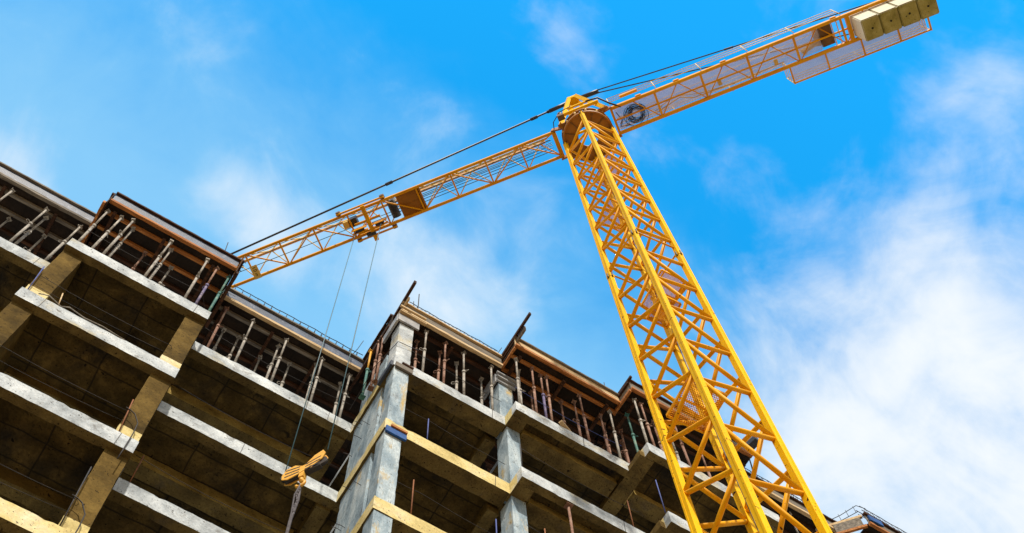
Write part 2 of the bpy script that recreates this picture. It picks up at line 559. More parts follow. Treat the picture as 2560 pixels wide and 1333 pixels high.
# ------------------------------------------------------------------ the concrete building
H, ST = 26.85, 3.3                       # top slab level above the camera, storey height
LEVELS = [H - ST * k for k in range(9)]
BLK = {                                   # x0, x1, front y
    'LL': (-14.0, -3.34, 12.46), 'L': (-3.33, 0.145, 11.66), 'M': (0.15, 4.295, 12.48), 'R': (4.30, 7.325, 10.455),
    'P': (7.33, 10.625, 9.974), 'Q': (10.63, 14.55, 9.27), 'S': (14.56, 18.30, 9.93), 'T': (18.34, 23.5, 9.16)}
BACK = 22.0
bld = empty('concrete_building', (5, 16, -1.7), 'unfinished grey concrete apartment block with stepped balcony slabs and open storeys, below the crane', 'building')
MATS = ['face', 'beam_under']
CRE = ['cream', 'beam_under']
for k, T in enumerate(LEVELS):
    for b, (x0, x1, yf) in BLK.items():
        far = b in ('LL', 'S', 'T')
        bw = {'L': 0.20, 'LL': 0.22, 'M': 0.22, 'R': 0.40, 'P': 0.19, 'Q': 0.19, 'S': 0.22, 'T': 0.22}[b]
        cream = (b == 'R' and k >= 1) or (b == 'M' and k >= 3) or (b == 'L' and k >= 3)
        mm = CRE if cream else MATS
        e = MB()
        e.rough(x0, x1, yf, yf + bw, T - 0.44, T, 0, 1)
        # return beams along the exposed sides of the blocks that step out
        nb = {'L': (12.46, 12.48), 'R': (12.48, None), 'P': (10.455, None), 'Q': (9.974, 9.93), 'T': (9.93, None), 'S': (None, None), 'M': (None, None), 'LL': (None, None)}[b]
        eb = e.build('edge_beam', mm, bld)
        if b in ('L', 'M', 'R', 'P', 'LL') and k < 5:
            q = MB()
            xs = {'L': (x1 - 0.36, x0 + 0.5), 'M': (x1 - 0.62, x0 + 1.9), 'R': (x1 - 0.36,), 'P': (x0 + 1.9, x1 - 0.7), 'LL': (x1 - 0.42,)}[b]
            xj = xs[k % len(xs)]
            q.bar((xj, yf - 0.001, T - 0.43), (xj + 0.015, yf - 0.001, T - 0.01), 0.012, 0.012)
            q.build('pour_joint', 'hookb', eb)
        if nb[0]:
            s = MB()
            wd = 0.41 if b == 'P' else 0.30 if b == 'R' else 0.22
            s.rough(x0, x0 + wd, yf + bw, nb[0] + 0.2, T - 0.44, T - 0.003, 0, 1, axis='y')
            s.build('side_beam', CRE if b in 'RPQ' else MATS, bld)
        if nb[1]:
            s = MB()
            s.rough(x1 - 0.22, x1, yf + bw, nb[1] + 0.2, T - 0.44, T - 0.003, 0, 1, axis='y')
            s.build('side_beam', MATS, bld)
        sl_ = MB()
        ys = yf + bw
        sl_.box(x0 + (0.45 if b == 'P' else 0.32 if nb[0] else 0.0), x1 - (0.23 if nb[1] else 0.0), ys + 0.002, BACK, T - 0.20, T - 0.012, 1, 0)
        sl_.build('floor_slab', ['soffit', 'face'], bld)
    # beams set back under the slabs
    def inner(x0, x1, y0, y1, z0, mi=('inner', 'beam_under')):
        q = MB()
        q.rough(x0, x1, y0, y1, z0, T - 0.205, 0, 1, axis='x' if x1 - x0 > y1 - y0 else 'y', step=0.15)
        q.build('inner_beam', list(mi), bld)
    inner(0.16, 3.90, 13.65, 13.98, T - 0.62)
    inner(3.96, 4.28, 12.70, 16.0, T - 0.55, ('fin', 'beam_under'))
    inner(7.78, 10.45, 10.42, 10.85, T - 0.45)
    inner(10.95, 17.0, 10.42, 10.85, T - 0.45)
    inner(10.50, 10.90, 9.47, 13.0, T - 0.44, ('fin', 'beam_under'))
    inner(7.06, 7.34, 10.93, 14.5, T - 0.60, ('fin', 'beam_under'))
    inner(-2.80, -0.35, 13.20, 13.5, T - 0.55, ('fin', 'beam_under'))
    inner(-13, -3.4, 13.9, 14.2, T - 0.55, ('fin', 'beam_under'))

for k in range(0, 9):
    T = LEVELS[k]
    zb = T - ST                               # floor below
    zt = T - 0.44                             # underside of beam above
    # fins of the left balcony block
    if zb > -3:
        zb2 = max(zb, -1.7)
        for (a, c) in ((-3.31, -2.86), (-0.31, 0.13)):
            f = MB()
            f.rough(a, c, 11.80, 12.9, zb2 + 0.50, zt + 0.002, 0, 0, axis='z', jit=0.004, chip=0.012)
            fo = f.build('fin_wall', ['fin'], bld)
            f = MB()
            f.rough(a - 0.004, c + 0.004, 11.79, 12.91, zb2, zb2 + 0.50, 0, 0, axis='z', jit=0.008, chip=0.03)
            tag(f.build('kicker', ['cream'], bld), 'pale cast kicker at the foot of the brown fin')  # cream piece, paler than the fin above it
        # columns
        for (a, c, d, e2) in ((4.335, 4.72, 10.475, 10.86), (7.375, 7.73, 10.475, 10.92)):
            f = MB()
            f.rough(a, c, d, e2, zb2, T - 0.443, 0, 0, axis='z', jit=0.003, chip=0.010)
            f.build('column', ['column'], bld)
        f = MB()
        f.rough(4.36, 4.60, 11.10, 12.40, zb2, T - 0.443, 0, 0, axis='z', jit=0.003, chip=0.010)
        f.build('side_wall', ['column'], bld)
        f = MB()
        f.rough(14.62, 15.0, 10.2, 10.7, zb2, T - 0.443, 0, 0, axis='z')
        f.build('column', ['column'], bld)
        for (xx, yy) in ((-8, 13.2), (2.2, 15.5), (10.9, 13.2), (17.6, 10.4), (20.5, 9.6)):
            f = MB()
            f.rough(xx, xx + 0.4, yy, yy + 0.4, zb2, T - 0.443, 0, 0, axis='z')
            f.build('column', ['column'], bld)
# rear and party walls so that the block is closed behind
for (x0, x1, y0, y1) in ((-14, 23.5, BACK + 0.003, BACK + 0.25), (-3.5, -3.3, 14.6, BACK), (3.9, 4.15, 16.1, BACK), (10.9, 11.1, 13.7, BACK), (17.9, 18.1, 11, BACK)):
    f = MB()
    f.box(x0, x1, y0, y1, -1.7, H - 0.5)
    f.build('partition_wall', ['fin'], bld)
# top storey columns, half cast
f = MB()
f.rough(4.33, 4.73, 10.50, 10.90, H, 29.30, 0, 0, axis='z', jit=0.004, chip=0.012)
tag(f.build('column', ['face'], bld), 'freshly cast pale corner column of the top storey')
f = MB()
f.rough(7.30, 7.72, 10.60, 11.05, H, 29.15, 0, 0, axis='z', jit=0.006, chip=0.02)
tag(f.build('column', ['column'], bld), 'rough grey column of the top storey')
f = MB()
f.rough(4.38, 4.60, 11.15, 12.35, H, 28.5, 0, 0, axis='z', jit=0.006, chip=0.03)
tag(f.build('side_wall', ['column'], bld), 'streaked wall of the top storey')

# ------------------------------------------------------------------ roof formwork (one deck per block)
def formwork(key, label, zb=29.92, ztop=30.5, edge='film', waler='timber', rail='timber_dark', joist='timber', jy=(0.26, 0.70, 1.2), depth=6.5, over=0.0):
    x0, x1, yf = BLK[key]
    yf -= over
    t = empty('roof_formwork', ((x0 + x1) / 2, yf + 2, 29.6), label, 'formwork', 'timber formwork decks under the future roof slab')
    d = MB()
    d.box(x0 - 0.02, x1 + 0.02, yf + 0.008, yf + depth, zb + 0.02, zb + 0.045)
    d.build('plywood_deck', 'ply', t)
    ys = [yf + a for a in jy] + [yf + jy[-1] + 0.5 * (i + 1) for i in range(int((depth - 2) / 0.5))]
    for y in ys:
        j = MB()
        j.bar((x0 + 0.03, y, zb - 0.05), (x1 - 0.03, y + random.uniform(-.02, .02), zb - 0.05), 0.075, 0.13)
        j.build('joist', joist if y < yf + jy[-1] - 0.1 else 'timber_dark', t)  # joists farther back use the darker timber
    x = x0 + 0.25
    while x < x1 - 0.1:
        j = MB()
        j.bar((x, yf + 0.12, zb - 0.165), (x + random.uniform(-.03, .03), yf + 2.6, zb - 0.165), 0.08, 0.095)
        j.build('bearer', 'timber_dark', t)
        x += 1.35
    w = MB()
    w.rough(x0, x1, yf - 0.075, yf + 0.02, zb - 0.05, zb + 0.06, axis='x', jit=0.004, chip=0.008)
    w.build('waler', waler, t)
    w = MB()
    w.box(x0 + 0.004, x1 - 0.004, yf - 0.02, yf + 0.004, zb + 0.062, ztop)
    w.build('edge_panel', edge, t)
    w = MB()
    w.rough(x0 - 0.02, x1 + 0.02, yf - 0.085, yf + 0.03, ztop + 0.001, ztop + 0.07, axis='x', jit=0.004, chip=0.008)
    w.build('top_rail', rail, t)
    st = MB()
    return t


def side_form(t, x, y0, y1, zb, zt, side, panel='film', rail='timber'):
    w = MB()
    w.box(x - 0.012, x + 0.012, y0, y1, zb, zt)
    w.build('side_panel', panel, t)
    w = MB()
    w.rough(min(x + side * 0.014, x + side * 0.08), max(x + side * 0.014, x + side * 0.08), y0 + 0.01, y1, zb - 0.06, zb + 0.06, axis='y', jit=0.004, chip=0.01)
    w.build('side_waler', rail, t)
    w = MB()
    w.rough(min(x + side * 0.014, x + side * 0.07), max(x + side * 0.014, x + side * 0.07), y0 + 0.01, y1, zt - 0.09, zt, axis='y', jit=0.004, chip=0.01)
    w.build('side_rail', 'timber_dark', t)


fLL = formwork('LL', 'weathered grey edge formwork deck at the far left of the roof line', edge='film', waler='timber_grey', rail='timber_grey', joist='timber_grey')
fL = formwork('L', 'orange timber formwork deck of the projecting left bay with dark side shutters', edge='film', waler='timber', rail='timber_dark')
side_form(fL, -3.36, 11.6, 13.6, 29.62, 30.45, -1, 'timber_dark')
side_form(fL, 0.185, 11.5, 13.2, 29.45, 30.45, 1, 'timber_dark', 'timber_dark')
fM = formwork('M', 'formwork deck of the recessed bay between the left bay and the corner column', edge='film', waler='timber_pale', rail='timber_grey', joist='timber_grey')
fR = formwork('R', 'pale board formwork deck above the grey corner column', zb=29.86, ztop=30.42, edge='timber_grey', waler='timber_pale', rail='timber_pale', joist='timber_dark')
side_form(fR, 4.27, 10.9, 13.0, 29.75, 30.62, -1, 'ply', 'timber_dark')
fP = formwork('P', 'bright orange timber formwork deck left of the crane mast', zb=29.95, ztop=30.42, edge='timber_pale', waler='timber', rail='timber_grey', joist='timber', over=0.18)
side_form(fP, 7.40, 9.8, 10.5, 29.9, 30.4, -1, 'timber_dark')
fQ = formwork('Q', 'brown timber formwork deck passing behind the crane mast', zb=29.95, ztop=30.42, edge='timber_grey', waler='timber', rail='timber_dark', joist='timber_dark')
side_form(fQ, 10.66, 9.27, 10.1, 29.9, 30.45, -1, 'timber_grey')
fS = formwork('S', 'formwork deck with rusty boards at the right of the crane mast', zb=29.9, ztop=30.42, edge='timber_grey', waler='timber_pale', rail='timber_dark', joist='timber_dark')
fT = formwork('T', 'corner formwork with a blue shutter piece at the far right of the roof line', zb=29.55, ztop=30.03, edge='timber_grey', waler='timber', rail='timber_dark', joist='timber_dark')
for (a, b_, mt) in (((17.72, 9.93, 30.05), (18.33, 9.22, 30.05), 'timber_pale'), ((17.72, 9.93, 29.55), (18.33, 9.22, 29.55), 'timber'), ((17.78, 9.86, 29.80), (18.28, 9.28, 29.80), 'timber_grey'), ((18.40, 9.09, 29.85), (18.85, 9.07, 29.85), 'bluefoam')):
    w = MB()
    w.bar(a, b_, 0.05 if mt == 'bluefoam' else 0.07, {'timber_grey': 0.40, 'bluefoam': 0.26}.get(mt, 0.1))
    w.build('corner_board', mt, fT)
# steel column form and head boards over the corner column
cf = empty('column_form', (4.5, 10.65, 29.3), 'dark steel form head on top of the pale corner column', 'formwork')
w = MB()
w.box(4.24, 4.84, 10.42, 10.47, 29.20, 29.62)
w.box(4.22, 4.28, 10.475, 11.2, 29.20, 29.62)
w.build('side_plate', 'formsteel', cf)
w = MB()
w.bar((4.24, 10.38, 29.68), (5.0, 10.38, 29.68), 0.08, 0.09)
w.bar((4.20, 10.30, 29.79), (4.95, 10.30, 29.79), 0.06, 0.06)
w.build('head_board', 'timber_pale', cf)
cf2 = empty('column_form', (7.5, 10.8, 29.2), 'grey steel form head on the rough column between the two corner bays', 'formwork')
w = MB()
w.box(7.24, 7.78, 10.54, 10.59, 29.10, 29.60)
w.box(7.20, 7.25, 10.60, 11.2, 29.10, 29.60)
w.build('side_plate', 'formsteel', cf2)
w = MB()
w.bar((7.2, 10.50, 29.25), (7.85, 10.50, 29.25), 0.06, 0.06)
w.bar((7.2, 10.50, 29.50), (7.85, 10.50, 29.50), 0.06, 0.06)
w.build('clamp_bar', 'formsteel', cf2)
# planks that run out past the roof edge
def plank(p, q, w_, h_, mat, label):
    b = MB()
    b.bar(p, q, w_, h_)
    return tag(b.build('timber_plank', mat), label, 'plank', 'planks sticking out over the roof edge')


plank((4.33, 11.3, 30.52), (4.30, 9.78, 30.52), 0.07, 0.16, 'timber_dark', 'dark plank sticking out above the corner column')
plank((4.36, 11.0, 30.33), (4.36, 10.20, 30.33), 0.05, 0.20, 'timber_pale', 'short pale board beside the dark plank above the corner column')
plank((7.33, 10.7, 30.50), (7.33, 8.98, 30.50), 0.06, 0.14, 'timber_dark', 'long dark plank sticking out above the column right of the corner bay')
plank((7.40, 10.6, 30.36), (7.40, 9.36, 30.36), 0.05, 0.26, 'timber_grey', 'wide grey board under the long dark plank right of the corner bay')
plank((10.62, 10.2, 30.50), (10.62, 9.12, 30.50), 0.06, 0.10, 'timber_dark', 'dark plank on the step of the roof edge just left of the crane mast')
plank((14.45, 9.9, 30.45), (14.62, 8.88, 30.45), 0.22, 0.20, 'dark', 'dark board sticking up behind the crane mast, seen between its braces')
plank((8.55, 9.9, 26.90), (8.95, 10.06, 26.93), 0.10, 0.05, 'timber_pale', 'small yellow offcut lying on the slab edge among the rusty props')

# boards nailed on the corner column below the slabs
b = MB()
b.box(4.32, 4.80, 10.405, 10.452, 22.92, 23.16)
tag(b.build('blue_panel', 'bluefoam'), 'blue panel fixed at the head of the corner column', 'panel')
b = MB()
b.box(4.42, 4.80, 10.37, 10.452, 23.17, 23.25)
tag(b.build('shutter_board', 'timber'), 'orange board resting above the blue panel on the corner column', 'board', 'shutter boards left on the corner column')
b = MB()
b.box(4.50, 4.80, 10.40, 10.452, 26.62, 26.68)
tag(b.build('shutter_board', 'timber_dark'), 'thin dark board on the slab edge at the top of the corner column', 'board', 'shutter boards left on the corner column')
b = MB()
b.box(4.23, 4.297, 10.47, 11.1, 26.38, 26.62)
tag(b.build('shutter_board', 'dark'), 'black shutter board on the left side of the slab at the corner column', 'board', 'shutter boards left on the corner column')
b = MB()
b.box(4.34, 4.78, 10.40, 10.452, 26.30, 26.52)
tag(b.build('shutter_board', 'timber_grey'), 'whitish shutter board at the head of the corner column', 'board', 'shutter boards left on the corner column')


# ------------------------------------------------------------------ adjustable props
def make_prop(zf, zh, lower, upper):
    """built round the origin of its foot"""
    h = zh - zf
    split = h * 0.58
    e = empty('steel_prop', (0, 0, 0), 'x', 'prop')
    a = MB()
    a.tube((0, 0, 0.012), (0, 0, split), 0.034, 9)
    a.build('outer_tube', lower, e)
    a = MB()
    a.tube((0, 0, split), (0, 0, h - 0.012), 0.026, 9)
    a.build('inner_tube', upper, e)
    a = MB()
    a.tube((0, 0, split - 0.10), (0, 0, split + 0.02), 0.046, 10)
    pts = [(0.085 * math.cos(t) + 0.05, 0.012 * math.sin(2 * t), split - 0.02 + 0.05 * math.sin(t)) for t in [i * math.pi / 6 for i in range(13)]]
    a.path(pts, 0.009, 5)
    a.build('collar', lower, e)
    a = MB()
    a.box(-0.07, 0.07, -0.07, 0.07, 0, 0.012)
    a.build('base_plate', lower, e)
    a = MB()
    a.box(-0.055, 0.055, -0.05, 0.05, h - 0.010, h)
    a.box(-0.055, -0.047, -0.05, 0.05, h, h + 0.05)
    a.box(0.047, 0.055, -0.05, 0.05, h, h + 0.05)
    a.build('head_plate', upper, e)
    return e


PROTO = {}
COLN = {'g': ('p_grey', 'p_grey', 'grey'), 'r': ('p_rust', 'p_rust', 'rusty'), 't': ('p_teal', 'p_teal', 'teal'), 'v': ('p_purple', 'p_rust', 'violet-footed'),
        'y': ('p_teal', 'p_yellow', 'yellow and teal'), 'G': ('p_teal', 'p_grey', 'green-footed grey')}


def prop(kind, x, y, label, ang=0.0, lean=(0, 0), drop=0.0):
    zf, zh = H + 0.002, 29.70
    if kind not in PROTO:
        lo, up, _ = COLN[kind]
        e = make_prop(zf, zh, lo, up)
        PROTO[kind] = e
    else:
        src = PROTO[kind]
        e = src.copy()
        COL.objects.link(e)
        for c in src.children:
            d = c.copy()
            COL.objects.link(d)
            d.parent = e
    e.location = (x, y, zf - drop)
    e.rotation_euler = (lean[0], lean[1], ang)
    tag(e, label, 'prop', 'steel props holding up the roof formwork')
    return e


PR = [  # kind, x, y, bay text
    ('L', 'under the projecting left bay', [('g', -3.22, 11.83), ('g', -2.89, 11.82), ('g', -2.60, 11.74), ('g', -2.50, 11.93), ('g', -1.56, 11.74), ('g', -1.45, 11.90), ('r', -1.95, 12.35), ('g', -1.24, 12.35), ('g', -0.54, 11.74), ('v', -0.26, 11.82), ('t', 0.08, 11.83)]),
    ('LL', 'under the far left bay', [('g', -4.52, 12.56), ('g', -4.46, 12.74), ('g', -3.66, 12.58), ('g', -3.80, 13.05), ('g', -4.27, 13.23), ('g', -5.45, 12.58), ('g', -5.21, 13.23)]),
    ('M', 'under the recessed bay', [('r', 0.47, 12.60), ('g', 0.66, 13.16), ('g', 1.07, 13.18), ('g', 1.19, 12.60), ('g', 1.79, 13.36), ('g', 2.06, 12.84), ('g', 2.15, 12.60), ('g', 2.51, 13.15), ('g', 3.14, 12.80), ('g', 3.20, 12.60), ('g', 4.00, 12.62), ('g', 3.95, 12.95)]),
    ('R', 'under the corner bay', [('r', 5.06, 10.90), ('g', 5.10, 10.56), ('r', 5.69, 10.88), ('r', 5.68, 10.56), ('g', 6.26, 10.92), ('g', 6.25, 10.56), ('g', 7.00, 10.95), ('g', 7.05, 10.57)]),
    ('P', 'under the bay left of the crane mast', [('g', 7.50, 10.05), ('g', 7.72, 10.28), ('r', 7.98, 10.05), ('r', 8.31, 10.61), ('v', 8.30, 10.10), ('r', 8.42, 10.05), ('r', 9.16, 10.47), ('r', 9.42, 10.24), ('r', 9.50, 10.05), ('r', 10.28, 10.27), ('g', 10.40, 10.05), ('r', 10.50, 10.45)]),
    ('Q', 'under the bay behind the crane mast', [('r', 10.95, 10.33), ('r', 11.20, 10.60), ('t', 10.86, 9.85), ('g', 10.80, 9.42), ('r', 11.02, 9.42), ('r', 11.6, 9.7), ('r', 12.10, 9.42), ('g', 12.12, 9.70), ('r', 13.03, 9.67), ('g', 13.9, 9.45)]),
    ('S', 'under the bay right of the crane mast', [('g', 15.2, 10.1), ('g', 16.06, 10.37), ('g', 16.32, 10.10), ('g', 17.3, 10.1)]),
    ('T', 'under the far right corner', [('r', 18.4, 9.5), ('t', 19.0, 9.4), ('g', 19.8, 9.4)]),
]
ORD = ['first', 'second', 'third', 'fourth', 'fifth', 'sixth', 'seventh', 'eighth', 'ninth', 'tenth', 'eleventh', 'twelfth']
for key, bay, lst in PR:
    lst2 = sorted(lst, key=lambda q: q[1] / q[2])
    for i, (kd, x, y) in enumerate(lst2):
        row = 'front' if y < BLK[key][2] + 0.25 else 'back'
        prop(kd, x, y, f'{COLN[kd][2]} prop, {ORD[i]} from the left {bay}', random.uniform(-3, 3), (random.uniform(-.010, .010), random.uniform(-.010, .010)), 0.36 if key == 'T' else 0.0)
e = prop('y', 4.16, 11.75, 'yellow prop with teal foot standing beside the streaked side wall left of the corner column')
prop('r', 4.24, 11.25, 'rusty prop left of the corner column, nearer the column of two', 0.4)
prop('r', 4.22, 11.45, 'rusty prop left of the corner column, farther from the column of two', 1.4)
# one prop hanging a storey lower
b = MB()
b.tube((8.53, 10.06, 20.27), (8.53, 10.06, 23.05), 0.03, 9)
b.box(8.46, 8.60, 9.99, 10.13, 20.255, 20.27)
b.box(8.45, 8.61, 9.98, 10.14, 23.05, 23.062)
tag(b.build('steel_post', 'p_rust'), 'single rusty post standing one storey below the props, left of the mast foot', 'post')

# loose steel forms and timbers stored behind the props on the top floor
for (x0, x1, y, z0, z1, mat, lb) in ((0.5, 3.9, 14.3, H, 28.3, 'timber_grey', 'stack of grey shutter boards leaning in the recessed bay'),
                                     (8.0, 10.2, 12.2, H, 28.0, 'timber_dark', 'stack of dark shutter boards behind the rusty props')):
    b = MB()
    for i in range(4):
        b.bar((x0, y + 0.06 * i, z0 + 0.2 + i * 0.4), (x1, y + 0.06 * i, z0 + 0.2 + i * 0.4 + random.uniform(-.1, .1)), 0.05, 0.2)
    tag(b.build('shutter_stack', mat), lb, 'timber stack')


# ------------------------------------------------------------------ rebar cages along the roof edge
def cage(x0, x1, y, z0, z1, pitch, label, zig=False, wide=0.16):
    b = MB()
    n = 24
    def sag(x):
        return 0.012 * math.sin(x * 3.1) + 0.01 * math.sin(x * 7.7)
    for (yy, zz) in ((y, z0), (y, z1), (y + wide, z0), (y + wide, z1)):
        b.path([(x0 + (x1 - x0) * i / n, yy + 0.4 * sag(x0 + i), zz + sag(x0 + (x1 - x0) * i / n)) for i in range(n + 1)], 0.011, 5)
    x = x0 + 0.08
    while x < x1 - 0.05:
        if zig:
            b.tube((x, y, z0), (x + pitch * .5, y, z1), 0.006, 4)
            b.tube((x + pitch * .5, y, z1), (x + pitch, y, z0), 0.006, 4)
            b.tube((x, y + wide, z0), (x + pitch * .5, y + wide, z1), 0.006, 4)
        else:
            j = random.uniform(-.02, .02)
            b.tube((x, y, z0 - 0.03), (x + j, y, z1 + 0.03), 0.009, 5)
            b.tube((x, y + wide, z0), (x + j, y + wide, z1), 0.009, 5)
            b.tube((x + j, y, z1), (x + j, y + wide, z1), 0.008, 4)
        x += pitch
    return tag(b.build('rebar_cage', 'rebar'), label, 'rebar', 'reinforcement cages lying along the roof edge')


cage(-1.9, 0.3, 11.75, 30.66, 30.92, 0.26, 'short rebar cage on the right half of the projecting left bay')
cage(0.32, 4.22, 12.50, 30.72, 31.04, 0.215, 'long ladder-like rebar cage over the recessed bay')
cage(4.50, 7.25, 10.48, 30.62, 30.92, 0.12, 'zigzag rebar cage over the corner bay', True)
cage(7.55, 10.60, 9.98, 30.60, 30.88, 0.24, 'ladder-like rebar cage over the bay left of the crane mast')
cage(13.6, 17.5, 9.95, 30.65, 30.95, 0.20, 'rebar cage seen right of the crane mast legs')
cage(18.4, 22.0, 9.16, 30.38, 30.60, 0.22, 'rebar cage at the far right corner of the roof', True)
b = MB()
b.path([(17.9, 10.03, 30.60), (18.1, 9.66, 30.58), (18.32, 9.2, 30.62), (18.6, 9.14, 30.60)], 0.011, 5)
b.path([(17.95, 10.0, 30.38), (18.12, 9.66, 30.36), (18.34, 9.25, 30.38)], 0.011, 5)
for t in (0.15, 0.4, 0.65, 0.9):
    b.tube((17.9 + .42 * t, 10.03 - .83 * t, 30.34), (17.9 + .42 * t, 10.03 - .83 * t, 30.66), 0.008, 4)
tag(b.build('rebar_cage', 'rebar'), 'bent rebar running round the far right roof corner', 'rebar', 'reinforcement cages lying along the roof edge')
for i, (x, y, z0, x2, y2, z2, r, lb) in enumerate(((4.78, 10.55, 30.4, 4.68, 10.3, 31.35, 0.013, 'upright starter bar beside the dark plank at the corner, the taller one'),
                                                 (4.64, 10.55, 30.4, 4.60, 10.42, 30.95, 0.010, 'upright starter bar beside the dark plank at the corner, the shorter one'),
                                                 (7.1, 10.6, 30.3, 7.30, 10.35, 30.95, 0.010, 'thin bent bar left of the long plank'),
                                                 (-0.3, 11.8, 30.4, -0.36, 11.6, 31.25, 0.012, 'thin bar standing up near the right end of the left bay'),
                                                 (10.4, 10.0, 30.5, 10.25, 9.8, 31.0, 0.010, 'thin bar poking up at the step left of the mast'),
                                                 (15.3, 9.95, 30.3, 14.9, 9.5, 31.5, 0.02, 'thick bar standing up behind the mast braces'),
                                                 (16.7, 9.95, 30.4, 16.45, 9.7, 31.3, 0.010, 'thin bar standing up right of the mast'),
                                                 (3.9, 12.5, 30.6, 4.05, 12.2, 31.25, 0.010, 'wispy bar beside the black side shutter'))):
    b = MB()
    b.path([(x, y, z0), ((x + x2) / 2 + 0.015, (y + y2) / 2, (z0 + z2) / 2), (x2, y2, z2)], r, 6)
    tag(b.build('starter_bar', 'rebar'), lb, 'rebar', 'loose bars standing up from the roof edge')


# ------------------------------------------------------------------ edge protection: thin posts and slack wires
def post(x, y, zf, h, mat, label, lean=0.0, r=0.014):
    b = MB()
    b.tube((x, y, zf), (x + lean, y + lean * .3, zf + h), r, 6)
    return tag(b.build('guard_post', mat), label, 'post', 'thin bars standing on the slab edges to carry guard wires')


Z1, Z2, Z3 = LEVELS[1], LEVELS[2], LEVELS[3]
post(5.33, 10.52, Z1, 1.15, 'bluepost', 'blue guard bar in the opening right of the blue panel')
post(5.10, 10.52, Z2, 1.45, 'rust', 'rusty guard bar on the cream slab edge right of the corner column')
post(6.99, 10.52, Z2 - 0.0, 1.6, 'bluepost', 'blue guard bar left of the second column near the bottom of the photo')
post(7.385, 10.02, Z1, 1.15, 'rebar', 'dark guard bar in front of the second column')
post(7.80, 10.02, Z2, 1.2, 'rust', 'short rusty guard bar right of the second column near the bottom')
post(10.60, 9.33, Z1, 1.45, 'bluepost', 'blue guard bar at the step left of the mast, second slab')
post(10.25, 10.02, Z1 - .1, 1.35, 'rust', 'rusty guard bar on the slab left of the mast, second slab')
post(0.36, 12.52, Z2, 1.1, 'rust', 'orange-tipped guard bar at the left end of the recessed slab')
post(-0.25, 11.70, Z2, 1.3, 'rust', 'rusty guard bar at the right end of the lower left balcony', -0.08)
post(0.10, 12.52, Z1, 0.8, 'bluepost', 'short blue bar between the left balcony and the recessed slab')
post(-3.22, 11.72, Z1, 1.35, 'bluepost', 'blue guard bar at the left end of the second left balcony', -0.1)
post(-0.28, 11.70, Z3, 1.9, 'rebar', 'dark guard bar near the bottom left corner', -0.06)
post(-2.55, 11.70, Z1, 0.6, 'timber_pale', 'thin yellow stick leaning at the left end of the second left balcony', -0.1)


def wire(pts, label, r=0.008, mat='rebar'):
    # resample with sag
    out_ = []
    for a, c in zip(pts[:-1], pts[1:]):
        a, c = Vector(a), Vector(c)
        ln = (c - a).length
        for i in range(8):
            t = i / 8
            p = a.lerp(c, t)
            p.z -= 4 * t * (1 - t) * min(0.10, 0.025 * ln) + random.uniform(-.004, .004)
            out_.append(p)
    out_.append(Vector(pts[-1]))
    b = MB()
    b.path(out_, r * 0.72, 5)
    return tag(b.build('guard_wire', mat), label, 'wire', 'slack guard wires strung along the open floors')


for nm, z, k in (('top', H, 0), ('second', Z1, 1), ('third', Z2, 2), ('fourth', Z3, 3)):
    wire([(-3.25, 11.74, z + 1.0), (-0.25, 11.74, z + 0.95), (0.15, 12.3, z + 0.9)], f'dark guard wire across the left balcony bay, {nm} floor from the top, upper strand')
    if k:
        wire([(-3.25, 11.74, z + 0.5), (-0.25, 11.74, z + 0.55)], f'dark guard wire across the left balcony bay, {nm} floor from the top, lower strand', 0.007)
    wire([(0.2, 12.54, z + 1.05), (2.2, 12.54, z + 0.9), (4.2, 12.54, z + 1.1)], f'dark guard wire across the recessed bay, {nm} floor from the top')
    wire([(4.75, 10.52, z + 1.05), (5.3, 10.52, z + 1.08), (7.3, 10.52, z + 0.95)], f'dark guard wire across the corner bay, {nm} floor from the top')
    wire([(7.4, 10.05, z + 1.05), (9.0, 10.05, z + 0.9), (10.55, 10.05, z + 1.05)], f'dark guard wire across the bay left of the mast, {nm} floor from the top', mat='bluepost' if k == 0 else 'rebar')
wire([(4.9, 10.44, 27.95), (4.32, 10.42, 27.75), (4.12, 11.2, 27.5), (4.1, 12.3, 27.1)], 'cable looped round the corner column of the top storey', 0.012, 'cable')
b = MB()
b.path([(-3.0, 11.64, Z1 + .03), (-2.8, 11.62, Z1 + .12), (-2.5, 11.66, Z1 + .02), (-2.35, 11.62, Z1 + .08), (-2.0, 11.64, Z1 + .01), (-1.6, 11.63, Z1 + .03), (-1.1, 11.66, Z1 + .01)], 0.012, 5)
tag(b.build('loose_cable', 'p_grey'), 'frayed grey cable lying along the second left balcony edge', 'cable')
for i, (x, y, zf) in enumerate(((-0.02, 11.62, Z2), (-0.02, 11.62, Z3))):
    b = MB()
    pts = [(x - .35 + .1 * t, y + .04, zf + .9 - .02 * t * t) for t in range(0, 3)] + [(x - .02, y + .03, zf + .55), (x, y, zf + .1), (x - .01, y, zf - .5), (x - .02, y, zf - .9)]
    b.path(pts, 0.012, 5)
    tag(b.build('hanging_wire', 'rebar'), ('bent tie wire hanging at the end of the third left balcony', 'bent tie wire hanging at the end of the lowest left balcony in view')[i], 'wire', 'bent wires hanging at balcony ends')
# tie wires sticking out of the side wall
for i in range(9):
    y, z = 11.2 + 1.05 * random.random(), (23.7 + 2.5 * random.random()) if i < 5 else (20.6 + 2.3 * random.random())
    b = MB()
    b.path([(4.36, y, z), (4.26, y, z + .01), (4.16, y + .01, z + random.uniform(-.03, .03))], 0.007, 5)
    tag(b.build('tie_wire', 'rebar'), 'short tie wire, %s %s on the wall left of the corner column' % (ORD[i % 5], 'of the upper storey' if i < 5 else 'of the lower storey'), 'wire', 'tie wires sticking out of the side wall')

# ------------------------------------------------------------------ tower crane
MC = Vector((7.69, 5.284, 0))
AU = Vector((0.5963, -0.8028, 0))          # along the jib, towards the counterweights
AN = Vector((0.8028, 0.5963, 0))           # across the jib


